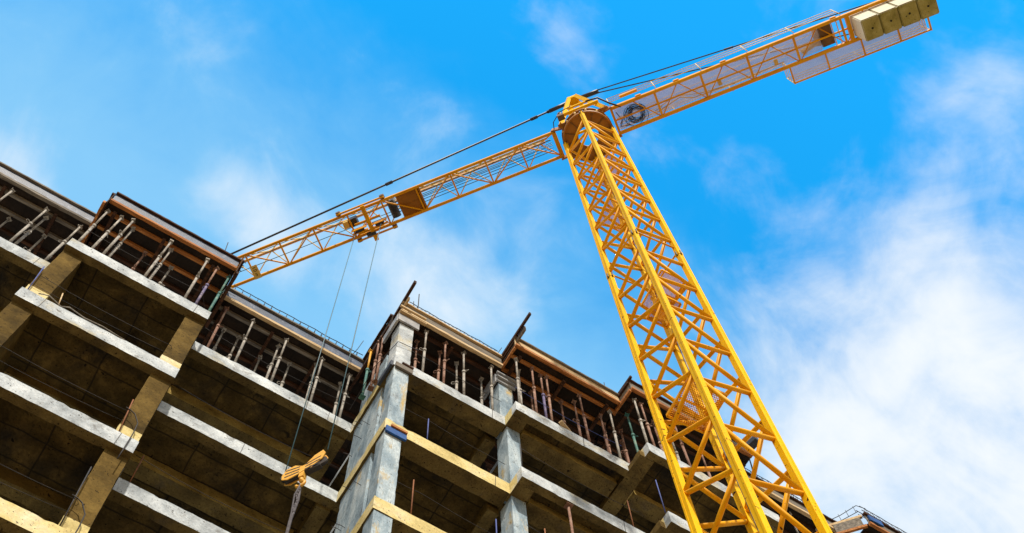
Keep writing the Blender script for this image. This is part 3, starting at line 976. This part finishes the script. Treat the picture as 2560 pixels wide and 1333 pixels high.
def J(u, n, z):
    p = MC + AU * u + AN * n
    return (p.x, p.y, z)


crane = empty('tower_crane', (MC.x, MC.y, -1.7), 'yellow tower crane with lattice mast, jib over the building and counter-jib', 'crane')
a0 = math.radians(-4.9)
E1 = Vector((math.cos(a0), math.sin(a0), 0))
E2 = Vector((-math.sin(a0), math.cos(a0), 0))
HW = 0.605


def mp(a, b, z):
    p = MC + E1 * a + E2 * b
    return Vector((p.x, p.y, z))


CN = {'N': (-1, -1), 'R': (1, -1), 'B': (1, 1), 'L': (-1, 1)}
LW = 0.105


def legc(k, z, inset=LW / 2):
    a, b = CN[k]
    return mp(a * (HW - inset), b * (HW - inset), z)


SECT = [(-1.7, 12.1), (12.1, 25.5), (25.5, 38.62)]
P_ = 1.65
faces = {'NL': ('N', 'L', 16.38, 17.46), 'NR': ('N', 'R', 16.05, 16.52), 'LB': ('L', 'B', 16.55, 17.52), 'RB': ('R', 'B', 17.25, 17.75)}
for (z0, z1) in SECT:
    fl = MB()
    for k in CN:
        for zz in ((z0 + 0.0, z0 + 0.09), (z1 - 0.09, z1 - 0.003)):
            c = legc(k, 0)
            def TT(p, c=c):
                q = Vector((c.x, c.y, 0)) + E1 * p[0] + E2 * p[1]
                return (q.x, q.y, p[2])
            fl.box(-0.064, 0.064, -0.064, 0.064, zz[0], zz[1], T=TT)
        for s in (-1, 1):
            c2 = legc(k, z1)
            fl.tube(tuple(c2 + E1 * (s * 0.072) + Vector((0, 0, -0.14))), tuple(c2 + E1 * (s * 0.072) + Vector((0, 0, 0.12))), 0.016, 6, mi=1)
            fl.tube(tuple(c2 + E2 * (s * 0.072) + Vector((0, 0, -0.14))), tuple(c2 + E2 * (s * 0.072) + Vector((0, 0, 0.12))), 0.016, 6, mi=1)
    sec = fl.build('mast_section', ['yellow', 'dark'], crane)
    for k in CN:
        lg = MB()
        c = legc(k, 0)
        def TT(p, c=c):
            q = Vector((c.x, c.y, 0)) + E1 * p[0] + E2 * p[1]
            return (q.x, q.y, p[2])
        # angle-box leg with a thin weld line proud of the corner
        lg.box(-LW / 2, LW / 2, -LW / 2, LW / 2, z0 + 0.091, z1 - 0.091, T=TT)
        a, b = CN[k]
        lg.box(*(sorted((a * (LW / 2 - .03), a * (LW / 2 + .006)))), *(sorted((b * (LW / 2 - .03), b * (LW / 2 + .006)))), z0 + 0.1, z1 - 0.1, T=TT)
        lg.build('leg', 'yellow', sec)
    for fk, (a, b, za, zb) in faces.items():
        # zigzag: node on a at za+k*P, node on b at zb+k*P
        k = -12
        while k < 16:
            A = za + k * P_
            B = zb + k * P_
            for (zA, zB) in ((A, B), (A + P_, B)):
                if zA > z0 + 0.1 and zB > z0 + 0.1 and zA < z1 - 0.1 and zB < z1 - 0.1:
                    off = LW / 2
                    pa, pb = legc(a, zA, off), legc(b, zB, off)
                    d = (pb - pa).normalized()
                    q = MB()
                    q.tube(tuple(pa + d * 0.055), tuple(pb - d * 0.055), 0.040, 10)
                    q.build('brace', 'brace', sec)
            k += 1
    # cross tie at every section foot
    for (a, b) in (('N', 'L'), ('N', 'R'), ('L', 'B'), ('R', 'B')):
        q = MB()
        q.tube(tuple(legc(a, z0 + 0.2)), tuple(legc(b, z0 + 0.45)), 0.022, 8)
        q.build('brace', 'brace', sec)
# ladder with stiles and rungs inside the mast, next to the near leg
ld = MB()
for s in (-0.19, 0.19):
    p = mp(-0.02 + s * .7, -0.12 + s * .7, 0)
    ld.bar((p.x, p.y, -1.6), (p.x, p.y, 38.3), 0.05, 0.028)
ld.build('ladder', 'brace', crane)
ldo = crane.children[-1]
q = MB()
z = -1.4
while z < 38.2:
    pa, pb = mp(-0.02 - .133, -0.12 - .133, z), mp(-0.02 + .133, -0.12 + .133, z)
    q.tube(tuple(pa), tuple(pb), 0.013, 6)
    z += 0.29
q.build('rungs', 'brace', ldo)
cb = MB()
cb.path([tuple(mp(0.46 + .01 * math.sin(i), 0.38 + .015 * math.sin(i * 1.7), -1.7 + i * 1.0)) for i in range(41)], 0.011, 6)
cb.build('supply_cable', 'cable', crane)


def grating(b, p0, du, dn, nu, nn, t=0.012, z=0.0, mi=0, wd=None):
    """expanded metal: diagonal strips both ways inside a parallelogram p0 + du,dn"""
    p0, du, dn = Vector(p0), Vector(du), Vector(dn)
    lu, ln = du.length, dn.length
    eu, en = du / lu, dn / ln
    cell = lu / nu
    for sgn in (1, -1):
        c = -ln if sgn == 1 else 0.0
        end = lu if sgn == 1 else lu + ln
        while c < end:
            # line u = c + sgn*s, s in 0..ln
            s0, s1 = 0.0, ln
            if sgn == 1:
                s0 = max(s0, -c)
                s1 = min(s1, lu - c)
            else:
                s0 = max(s0, c - lu)
                s1 = min(s1, c)
            if s1 - s0 > cell * .3:
                a = p0 + eu * (c + sgn * s0) + en * s0
                e_ = p0 + eu * (c + sgn * s1) + en * s1
                b.bar(tuple(a), tuple(e_), wd or cell * 0.30, t, mi)
            c += cell
    return b


# rest platforms of expanded metal
for zp, (a0_, b0_, a1_, b1_) in ((18.35, (-0.45, -0.30, 0.25, 0.45)), (23.9, (-0.10, -0.45, 0.46, 0.42)), (22.0, (-0.45, -0.45, 0.0, 0.1)), (29.7, (-0.45, -0.2, 0.2, 0.45)), (34.2, (-0.1, -0.45, 0.46, 0.42))):
    fr = MB()
    cs = [mp(a0_, b0_, zp), mp(a1_, b0_, zp), mp(a1_, b1_, zp), mp(a0_, b1_, zp)]
    for i in range(4):
        fr.bar(tuple(cs[i]), tuple(cs[(i + 1) % 4]), 0.03, 0.07)
    mid0, mid1 = (cs[0] + cs[3]) / 2, (cs[1] + cs[2]) / 2
    fr.bar(tuple(mid0), tuple(mid1), 0.03, 0.05)
    pf = fr.build('rest_platform', 'brace', crane)
    gr = MB()
    grating(gr, cs[0] + Vector((0, 0, .04)), cs[1] - cs[0], cs[3] - cs[0], 16, 8, wd=0.008)
    gr.build('platform_grating', 'brace', pf)

# slewing ring and turntable
s = MB()
s.ring(MC, 0.33, 0.82, 38.625, 38.70, 48)
for i in range(12):
    an = i * math.pi / 6 + 0.1
    d_ = Vector((math.cos(an), math.sin(an), 0))
    s.bar(tuple(MC + d_ * 0.34 + Vector((0, 0, 38.60))), tuple(MC + d_ * 0.77 + Vector((0, 0, 38.60))), 0.02, 0.05, mi=1)
s.ring(MC, 0.77, 0.82, 38.55, 38.624, 48)
ring = s.build('turntable', ['drum', 'winch'], crane)
s = MB()
s.ring(MC, 0.60, 0.74, 38.701, 38.92, 48)
s.build('slewing_bearing', 'dark', ring)
s = MB()
s.ring(MC, 0.5, 0.84, 38.921, 39.0, 48)
for i in range(14):
    an = i * 2 * math.pi / 14
    c = MC + Vector((math.cos(an), math.sin(an), 0)) * 0.80
    s.tube((c.x, c.y, 38.78), (c.x, c.y, 38.92), 0.04, 6, mi=1)
s.build('upper_ring', ['drum', 'rail'], ring)
# flared gussets to the two jibs
s = MB()
for (u0, u1) in ((-0.55, -1.05), (0.55, 0.98)):
    for nn in (-0.46, 0.54):
        s.bar(J(u0, nn * .9, 39.2), J(u1, nn, 39.32), 0.05, 0.30)
for q_ in (-0.56, 0.56):
    s.bar(J(-0.8, q_, 39.04), J(0.9, q_, 39.04), 0.10, 0.07)
    s.bar(J(q_, -0.505, 39.04), J(q_, 0.505, 39.04), 0.10, 0.07)
s.build('jib_gusset', 'drum', ring)
s = MB()
s.path([J(-1.0, -0.3, 39.3), J(-0.9, -0.7, 39.25), J(-0.6, -0.95, 39.2), J(-0.2, -1.0, 39.2)], 0.015, 6)
s.path([J(0.3, -0.95, 39.25), J(0.7, -0.9, 39.35), J(1.0, -0.6, 39.3), J(1.3, -0.35, 39.3)], 0.03, 6)
s.build('slewing_cable', 'cable', ring)
s = MB()
s.box(-0.72, -0.5, -0.92, -0.74, 38.85, 39.1, T=lambda p: J(p[0], p[1], p[2]))
s.tube(J(-0.62, -0.84, 39.1), J(-0.62, -0.84, 39.4), 0.08, 10)
s.build('slewing_motor', 'winch', ring)

# tower head (A-frame) and pendants
th = MB()
AP = (0.0, 0.04, 44.85)
for su in (-1, 1):
    for sn in (-1, 1):
        th.bar(J(su * 0.76 + .06, sn * 0.56 + .0, 39.06), J(su * 0.15, sn * 0.12 + .03, 44.75), 0.13, 0.13)
th.bar(J(-0.42, -0.31, 42.2), J(0.44, -0.31, 42.2), 0.07, 0.09)
th.bar(J(-0.55, 0.40, 41.2), J(0.6, 0.40, 41.2), 0.08, 0.10)
th.bar(J(-0.62, -0.56, 40.4), J(0.72, -0.56, 40.4), 0.10, 0.13)
hd = th.build('tower_head', 'yellow', crane)
s = MB()
s.box(-0.20, 0.20, -0.12, 0.20, 44.70, 44.95, T=lambda p: J(p[0], p[1], p[2]))
s.build('apex_plate', 'yellow', hd)
s = MB()
def pend(u): return 44.78 + u * 0.203 if u < 0 else 44.80 - u * 0.285
s.tube(J(-0.3, .03, pend(-.3)), J(-0.95, .03, pend(-.95)), 0.075, 8)
s.tube(J(-0.95, .03, pend(-.95)), J(-22.2, .03, pend(-22.2)), 0.036, 8)
for uu in (-0.95, -1.6, -7.28, -14):
    s.bar(J(uu - .10, .03, pend(uu - .1)), J(uu + .16, .03, pend(uu + .16)), 0.10, 0.10)
    s.bar(J(uu, .03, pend(uu) - .12), J(uu, .03, pend(uu) + .12), 0.04, 0.04)
s.build('jib_pendant', 'dark', crane)
s = MB()
s.tube(J(0.25, .03, pend(.25)), J(0.95, .0, pend(.95)), 0.085, 8)
for (n1, ue) in ((-0.40, 10.4), (0.47, 10.4)):
    s.tube(J(0.95, n1 * .12, pend(.95)), J(ue, n1, 39.45), 0.022, 7)
    tt = 0.47
    s.bar(J(0.95 + (ue - .95) * tt, n1 * (.12 + .88 * tt), pend(.95) + (39.45 - pend(.95)) * tt), J(0.95 + (ue - .95) * (tt + .03), n1 * (.12 + .88 * (tt + .03)), pend(.95) + (39.45 - pend(.95)) * (tt + .03)), 0.06, 0.06)
s.build('counter_pendant', 'dark', crane)

# jib
ZJ = 39.34
jb = MB()
NA, NB = -0.375, 0.475
for nn in (NA, NB):
    jb.bar(J(-0.98, nn, ZJ), J(-25.5, nn, ZJ), 0.085, 0.10)
jb.bar(J(-1.4, 0.03, 40.25), J(-25.0, 0.03, 40.25), 0.075, 0.09)
jb.bar(J(-1.02, NA, ZJ), J(-1.02, NB, ZJ), 0.14, 0.12)
jib = jb.build('jib', 'jib', crane)


def member(par, a, b_, w=0.045, mat='jib', round_=False, nm='brace'):
    q = MB()
    if round_:
        q.tube(a, b_, w / 2, 8)
    else:
        q.bar(a, b_, w, w)
    q.build(nm, mat, par)


u = -2.21
k = 0
while u > -25:
    nxt = u - 1.225
    member(jib, J(u, NA, ZJ), J(u, NB, ZJ), 0.05, nm='cross_brace')
    if k % 2 == 0:
        member(jib, J(u, NA, ZJ), J(nxt, NB, ZJ), 0.04, nm='cross_brace')
        member(jib, J(u, NA, ZJ), J(u + 1.225, NB, ZJ), 0.04, nm='cross_brace')
    ua = u - 0.6
    for nn in (NA, NB):
        member(jib, J(u, nn, ZJ), J(ua, 0.03, 40.25), 0.038, 'rail', True, 'side_brace')
        member(jib, J(nxt, nn, ZJ), J(ua, 0.03, 40.25), 0.038, 'rail', True, 'side_brace')
    u = nxt
    k += 1
for nn in (NA, NB):
    member(jib, J(-1.02, nn, ZJ), J(-1.6, 0.03, 40.25), 0.05, 'jib', True, 'side_brace')
    member(jib, J(-2.21, nn, ZJ), J(-1.6, 0.03, 40.25), 0.038, 'rail', True, 'side_brace')
# trolley and hoist lines inside the jib
s = MB()
for (nn, zz, e_) in ((-0.20, 39.75, -24), (-0.12, 39.62, -24), (0.02, 39.55, -7), (0.10, 39.70, -7), (-0.05, 39.85, -7), (0.16, 39.62, -24), (0.24, 39.55, -8.2), (0.05, 39.9, -6.9)):
    s.tube(J(-1.2, nn, zz), J(e_, nn, zz - .02), 0.012, 6)
s.build('jib_line', 'rope', jib)
s = MB()
for (nn, zz) in ((-0.22, 39.95), (-0.12, 40.0)):
    s.bar(J(-1.3, nn, zz), J(-6.0, nn, zz), 0.07, 0.03)
s.build('cable_tray', 'rail', jib)
# winch bay
s = MB()
s.box(-6.62, -5.80, -0.345, 0.445, 39.40, 39.43, T=lambda p: J(p[0], p[1], p[2]))
s.bar(J(-5.80, -0.345, 39.38), J(-5.80, 0.445, 39.38), 0.06, 0.08)
s.bar(J(-6.62, 0.05, 39.39), J(-5.80, 0.05, 39.39), 0.012, 0.012)
s.build('floor_plate', 'drum', jib)
s = MB()
s.tube(J(-6.86, -0.24, 39.62), J(-6.86, 0.38, 39.62), 0.15, 18)
s.build('winch_drum', 'dark', jib)
s = MB()
s.box(-8.42, -8.14, -0.14, 0.13, 39.50, 39.80, T=lambda p: J(p[0], p[1], p[2]))
s.build('motor_box', 'dark', jib)
s = MB()
s.box(-8.62, -8.43, -0.12, 0.11, 39.48, 39.76, T=lambda p: J(p[0], p[1], p[2]))
s.build('motor_end', 'signp', jib)
# radius plate with its lettering
sg = MB()
sg.box(-12.05, -11.80, 0.05, 0.53, 39.285, 39.295, T=lambda p: J(p[0], p[1], p[2]))
sgn = sg.build('radius_plate', 'signp', jib)
for ch, nn in (('1', 0.13), ('0', 0.23), ('m', 0.38)):
    cu = bpy.data.curves.new('radius_figure', 'FONT')
    cu.body = ch
    cu.size = 0.17 if ch != 'm' else 0.14
    cu.extrude = 0.001
    cu.align_x = 'CENTER'
    cu.align_y = 'CENTER'
    tmp = bpy.data.objects.new('tmp', cu)
    COL.objects.link(tmp)
    dg = bpy.context.evaluated_depsgraph_get()
    me = bpy.data.meshes.new_from_object(tmp.evaluated_get(dg))
    bpy.data.objects.remove(tmp)
    # glyph x runs across the jib (+n as seen from below), glyph y runs along it
    for v in me.vertices:
        x, y, z_ = v.co
        v.co = Vector(J(-11.925 + y, nn + x, 39.281 + z_))
    me.materials.clear()
    me.materials.append(M['ink'])
    ob = bpy.data.objects.new('radius_figure', me)
    COL.objects.link(ob)
    ob.parent = sgn
    ob.matrix_parent_inverse = Matrix.Translation(-parent_world(sgn))

# trolley
tr = MB()
tr.bar(J(-7.72, -0.50, 39.16), J(-7.72, 0.76, 39.16), 0.13, 0.12)
tr.bar(J(-6.95, -0.50, 39.27), J(-8.65, -0.50, 39.27), 0.05, 0.09)
tr.bar(J(-6.95, 0.60, 39.27), J(-8.35, 0.60, 39.27), 0.05, 0.09)
tr.bar(J(-7.3, 0.02, 39.2), J(-8.2, 0.02, 39.2), 0.06, 0.06)
tr.bar(J(-7.3, 0.36, 39.2), J(-8.2, 0.36, 39.2), 0.05, 0.05)
tro = tr.build('trolley', 'jib', crane)
for (uu, nn) in ((-7.02, -0.5), (-8.58, -0.5), (-7.02, 0.6), (-8.28, 0.6)):
    s = MB()
    s.tube(J(uu, nn - .06, 39.36), J(uu, nn + .06, 39.36), 0.085, 12)
    s.build('wheel', 'winch', tro)
for uu, nn in ((-8.12, 0.24), (-7.42, 0.27)):
    s = MB()
    s.tube(J(uu, nn - .02, 39.22), J(uu, nn + .02, 39.22), 0.16, 18)
    s.build('sheave', 'dark', tro)
    s = MB()
    for dn in (-0.06, 0.06):
        s.box(uu - 0.27, uu + 0.27, nn + dn - 0.012, nn + dn + 0.012, 39.08, 39.30, T=lambda p: J(p[0], p[1], p[2]))
    s.build('sheave_guard', 'jib', tro)
s = MB()
s.tube(J(-7.95, 0.48, 39.15), J(-7.65, 0.50, 39.15), 0.08, 12)
s.build('drive_motor', 'dark', tro)

# counter-jib
cj = MB()
CA, CB_ = -0.40, 0.47
for nn in (CA, CB_):
    cj.bar(J(0.95, nn, ZJ + .01), J(11.5, nn, ZJ + .01), 0.10, 0.15)
cj.bar(J(0.98, CA, ZJ), J(0.98, CB_, ZJ), 0.08, 0.12)
cj.bar(J(8.95, CA, ZJ), J(8.95, CB_, ZJ), 0.12, 0.16)
cj.bar(J(11.48, CA, ZJ), J(11.48, CB_, ZJ), 0.10, 0.14)
cj.bar(J(0.98, 0.03, ZJ + .03), J(8.95, 0.03, ZJ + .03), 0.05, 0.07)
cjo = cj.build('counter_jib', 'jib', crane)
u = 2.46
while u < 8.9:
    member(cjo, J(u, CA, ZJ - .01), J(u, CB_, ZJ - .01), 0.07, nm='cross_brace')
    member(cjo, J(u, CB_, ZJ - .02), J(u - 0.78, CA, ZJ - .02), 0.038, round_=True, nm='cross_brace')
    member(cjo, J(u, CB_, ZJ - .02), J(u + 0.80, CA, ZJ - .02), 0.038, round_=True, nm='cross_brace')
    u += 1.57
s = MB()
grating(s, J(1.05, -0.34, 39.50), Vector(J(8.0, -0.34, 0)) - Vector(J(1.05, -0.34, 0)), Vector(J(0, 0.41, 0)) - Vector(J(0, -0.34, 0)), 150, 10, 0.010, wd=0.012)
s.build('walkway_grating', 'galv', cjo)
s = MB()
grating(s, J(6.85, 0.56, 39.50), Vector(J(11.3, 0, 0)) - Vector(J(6.85, 0, 0)), Vector(J(0, 1.05, 0)) - Vector(J(0, 0.56, 0)), 100, 10, 0.010, wd=0.012)
s.build('walkway_grating', 'galv', cjo)
# side platform frame and handrails
s = MB()
s.bar(J(6.80, 0.53, 39.42), J(6.80, 1.08, 39.42), 0.05, 0.08)
for uu in (8.0, 9.2, 10.4, 11.4):
    s.bar(J(uu, 0.53, 39.42), J(uu, 1.08, 39.42), 0.045, 0.08)
s.bar(J(6.80, 1.08, 39.42), J(11.42, 1.08, 39.42), 0.045, 0.10)
s.build('side_platform_frame', 'jib', cjo)
for (nn, ua, ub, nm) in ((-0.50, 1.0, 8.8, 'a'), (1.10, 6.80, 11.40, 'b'), (0.545, 1.0, 6.8, 'c')):
    s = MB()
    for zz in (39.85, 40.15, 40.45):
        s.tube(J(ua, nn, zz), J(ub, nn, zz), 0.013, 6)
    m_ = int((ub - ua) / 1.55)
    for i in range(m_ + 1):
        uu = ua + (ub - ua) * i / m_
        s.tube(J(uu, nn, 39.35), J(uu, nn, 40.47), 0.015, 6)
    s.build('handrail', 'rail', cjo)
s = MB()
for zz in (39.85, 40.15, 40.45):
    s.tube(J(6.80, 0.56, zz), J(6.80, 1.10, zz), 0.013, 6)
    s.tube(J(11.40, 0.6, zz), J(11.40, 1.10, zz), 0.013, 6)
s.build('handrail', 'rail', cjo)
s = MB()
s.bar(J(1.4, -0.54, 39.9), J(2.0, -0.54, 39.9), 0.08, 0.16)
for uu in (1.95, 3.25, 4.85, 8.55):
    s.box(uu - .09, uu + .09, -0.49, -0.45, 39.36, 39.46, T=lambda p: J(p[0], p[1], p[2]))
s.build('junction_box', 'jib', cjo)
# hoist winch on the counter-jib
s = MB()
s.box(8.02, 8.42, -0.36, 0.34, 39.44, 39.60, T=lambda p: J(p[0], p[1], p[2]))
s.tube(J(8.12, -0.30, 39.85), J(8.12, 0.30, 39.85), 0.24, 18)
hw = s.build('hoist_winch', 'winch', cjo)
s = MB()
s.tube(J(7.55, 0.22, 39.62), J(7.95, 0.12, 39.62), 0.10, 12)
s.tube(J(7.35, 0.30, 39.62), J(7.55, 0.22, 39.62), 0.12, 12, 0.08)
s.build('winch_motor', 'rail', hw)
s = MB()
for nn in (-0.18, 0.02, 0.14):
    s.tube(J(1.1, nn + .2, 39.56), J(7.9, nn, 39.60), 0.012, 6)
s.path([J(2.4, .3, 39.47), J(3.2, .12, 39.47), J(3.6, .3, 39.46), J(4.6, .34, 39.46), J(5.6, .34, 39.46), J(6.7, .3, 39.46)], 0.018, 6)
s.path([J(2.3, .25, 39.46), J(3.0, .02, 39.47), J(3.9, .25, 39.46), J(5.0, .36, 39.46)], 0.012, 6)
s.build('hoist_line', 'rail', cjo)
for (uu, nn) in ((4.55, 0.16), (6.45, 0.22)):
    s = MB()
    s.box(uu - .06, uu + .06, nn - .09, nn + .09, 39.45, 39.54, T=lambda p: J(p[0], p[1], p[2]))
    s.build('rope_guide', 'rail', cjo)
s = MB()
for uu in (8.45, 8.62):
    s.bar(J(uu, -0.35, 39.45), J(uu, 0.42, 39.45), 0.03, 0.03)
s.build('deck_rail', 'rail', cjo)

# counterweight blocks
cwl = ['concrete counterweight block nearest the mast, its end face catching the light', 'second concrete counterweight block from the mast', 'third concrete counterweight block from the mast', 'outermost concrete counterweight block at the end of the counter-jib']
for i in range(4):
    u0 = 9.06 + i * 0.6
    me = bpy.data.meshes.new('counterweight')
    bm = bmesh.new()
    z0, z1 = 38.22, 39.75
    n0, n1 = -0.315, 0.385
    vs = [bm.verts.new(J(a, b, c)) for c in (z0, z1) for a, b in ((u0, n0), (u0 + .578, n0), (u0 + .578, n1), (u0, n1))]
    for q in ((0, 3, 2, 1), (4, 5, 6, 7), (0, 1, 5, 4), (1, 2, 6, 5), (2, 3, 7, 6), (3, 0, 4, 7)):
        bm.faces.new([vs[x] for x in q])
    bmesh.ops.bevel(bm, geom=bm.edges[:], offset=0.028, segments=2, affect='EDGES')
    bmesh.ops.recalc_face_normals(bm, faces=bm.faces)
    bm.to_mesh(me)
    bm.free()
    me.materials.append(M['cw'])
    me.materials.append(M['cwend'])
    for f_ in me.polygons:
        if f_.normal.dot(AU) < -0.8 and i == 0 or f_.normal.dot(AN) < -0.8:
            f_.material_index = 1  # mast-side end and outer flank coloured as if sunlit
    ob = bpy.data.objects.new('counterweight', me)
    COL.objects.link(ob)
    tag(ob, cwl[i], 'counterweight', 'concrete counterweight blocks hanging in the counter-jib')
    s = MB()
    s.disc(Vector(J(u0 + .29, 0.04, 0)), 0.035, z0 - 0.006, z0 + 0.02, 14)
    s.build('lifting_hole', 'ink', ob)

# coil of cable lying in the counter-jib
s = MB()
for i in range(20):
    r = random.uniform(0.18, 0.40)
    cu_, cn_ = 1.68 + random.uniform(-.07, .07), 0.10 + random.uniform(-.05, .05)
    z = 39.50 - 0.006 * i
    ecc = random.uniform(0.85, 1.05)
    t0 = random.uniform(0, 6)
    pts = [J(cu_ + r * math.cos(t0 + t * 2 * math.pi / 28) * (1 + .05 * math.sin(3 * t + i)), cn_ + r * ecc * math.sin(t0 + t * 2 * math.pi / 28), z + .012 * math.sin(t)) for t in range(29)]
    s.path(pts, 0.0065, 5)
s.path([J(1.1, -.2, 39.45), J(1.2, 0.1, 39.42), J(1.05, .3, 39.44), J(1.4, .35, 39.42)], 0.014, 5)
s.path([J(1.1, .3, 39.44), J(1.3, 0.0, 39.42), J(1.5, -.2, 39.44)], 0.012, 5)
tag(s.build('cable_coil', 'cable'), 'tangled coil of black cable lying in the counter-jib next to the mast', 'cable')

# ------------------------------------------------------------------ hoist ropes and hook block
HA = Vector(J(-8.28, 0.28, 22.20))
HB = Vector(J(-7.38, 0.28, 22.62))
for (top, bot, lb) in ((J(-8.28, 0.27, 39.20), HA + Vector((0, 0, .25)), 'thin steel hoist rope from the trolley to the hook block, left one'),
                       (J(-7.36, 0.27, 39.20), HB + Vector((0, 0, .25)), 'thin steel hoist rope from the trolley to the hook block, right one')):
    s = MB()
    s.tube(top, tuple(bot), 0.013, 6)
    tag(s.build('hoist_rope', 'rope'), lb, 'rope', 'hoist ropes hanging from the trolley')
hb = empty('hook_block', tuple((HA + HB) / 2), 'orange and black striped hook block hanging in front of the building', 'hook')
ax = (HB - HA)
axh = Vector((ax.x, ax.y, 0)).normalized()
nrm = Vector((-axh.y, axh.x, 0))
C0 = (HA + HB) / 2
OUT = [(-0.52, 0.00), (-0.44, 0.20), (-0.22, 0.22), (-0.02, 0.06), (0.06, 0.06), (0.26, 0.30), (0.46, 0.38), (0.54, 0.22), (0.48, 0.02), (0.30, -0.10), (0.06, -0.16), (-0.10, -0.22), (-0.34, -0.26), (-0.50, -0.16)]


def hp(x, z, d):
    return tuple(C0 + axh * (x * 0.86) + nrm * d * 0.9 + Vector((0, 0, (z + x * 0.16) * 0.86 - 0.10)))


OUT = [(x * 1.0, z * 1.2) for x, z in OUT]
for d0, d1 in ((-0.08, -0.06), (0.06, 0.08)):
    s = MB()
    k = len(s.v)
    n = len(OUT)
    for d in (d0, d1):
        for (x, z) in OUT:
            s.v.append(hp(x, z, d))
    s.face(list(range(n)))
    s.face([n + i for i in range(n)][::-1])
    for i in range(n):
        j = (i + 1) % n
        s.face([i, j, n + j, n + i])
    pl = s.build('side_plate', 'hookp', hb)
    st = MB()
    dd = -0.0815 if d0 < 0 else 0.0815
    for side in (-1, 1):
        for i in range(4):
            xo, zo = side * (0.12 + 0.0 * i), -0.12 + 0.10 * i
            xa, xb = side * 0.07, side * 0.44
            za, zb = -0.20 + 0.125 * i, -0.17 + 0.155 * i
            w = 0.055
            if (side < 0 and i > 2) or za > 0.10:
                continue
            xe = xb
            st.v += [hp(xa, za, dd), hp(xe, zb, dd), hp(xe, zb + w, dd), hp(xa, za + w, dd), hp(xa, za, dd * .96), hp(xe, zb, dd * .96), hp(xe, zb + w, dd * .96), hp(xa, za + w, dd * .96)]
            k = len(st.v) - 8
            for q in ((0, 1, 2, 3), (7, 6, 5, 4), (0, 4, 5, 1), (1, 5, 6, 2), (2, 6, 7, 3), (3, 7, 4, 0)):
                st.face([k + x for x in q])
    st.build('stripe', 'hookb', pl)
for x in (-0.40, 0.40):
    s = MB()
    c = Vector(hp(x, 0.02, 0))
    s.tube(tuple(c - nrm * .035), tuple(c + nrm * .035), 0.16, 20)
    s.build('sheave', 'hookb', hb)
s = MB()
s.box(-0.5, 0.5, -0.058, 0.058, -0.25, -0.19, T=lambda p: hp(p[0] * .9, p[2] + .02, p[1]))
s.build('bottom_plate', 'hookb', hb)
s = MB()
s.box(-0.06, 0.06, -0.07, 0.07, -0.42, -0.20, T=lambda p: hp(p[0], p[2], p[1]))
s.tube(hp(0, -0.40, 0), hp(0, -0.56, 0), 0.045, 10)
s.build('swivel', 'hookp', hb)
s = MB()
pts = [hp(0.0 + 0.10 * math.sin(t) , -0.68 + 0.11 * math.cos(t), 0) for t in [i * math.pi * 1.45 / 14 for i in range(15)]]
s.path([hp(0, -0.52, 0)] + pts, 0.034, 8)
s.build('hook', 'hookp', hb)
s = MB()
for i in range(14):
    z0 = -0.78 - i * 0.11
    s.path([hp(0.0 + 0.02 * math.sin(i * 1.3), z0, 0.012 * math.cos(i)), hp(0.015 * math.sin(i * 1.3 + 1), z0 - 0.12, 0.012 * math.cos(i + 1))], 0.022, 6)
s.path([hp(0.0, -0.75, 0.02), hp(0.03, -1.4, 0.03), hp(0.0, -2.2, 0.0), hp(-0.02, -8, 0)], 0.026, 6)
s.path([hp(0.02, -0.75, -0.02), hp(-0.05, -1.2, -0.04), hp(-0.02, -2.0, -0.02), hp(0.0, -8, -0.03)], 0.018, 6)
tag(s.build('lifting_sling', 'sling'), 'grey chain and webbing sling hanging down from the hook', 'sling')
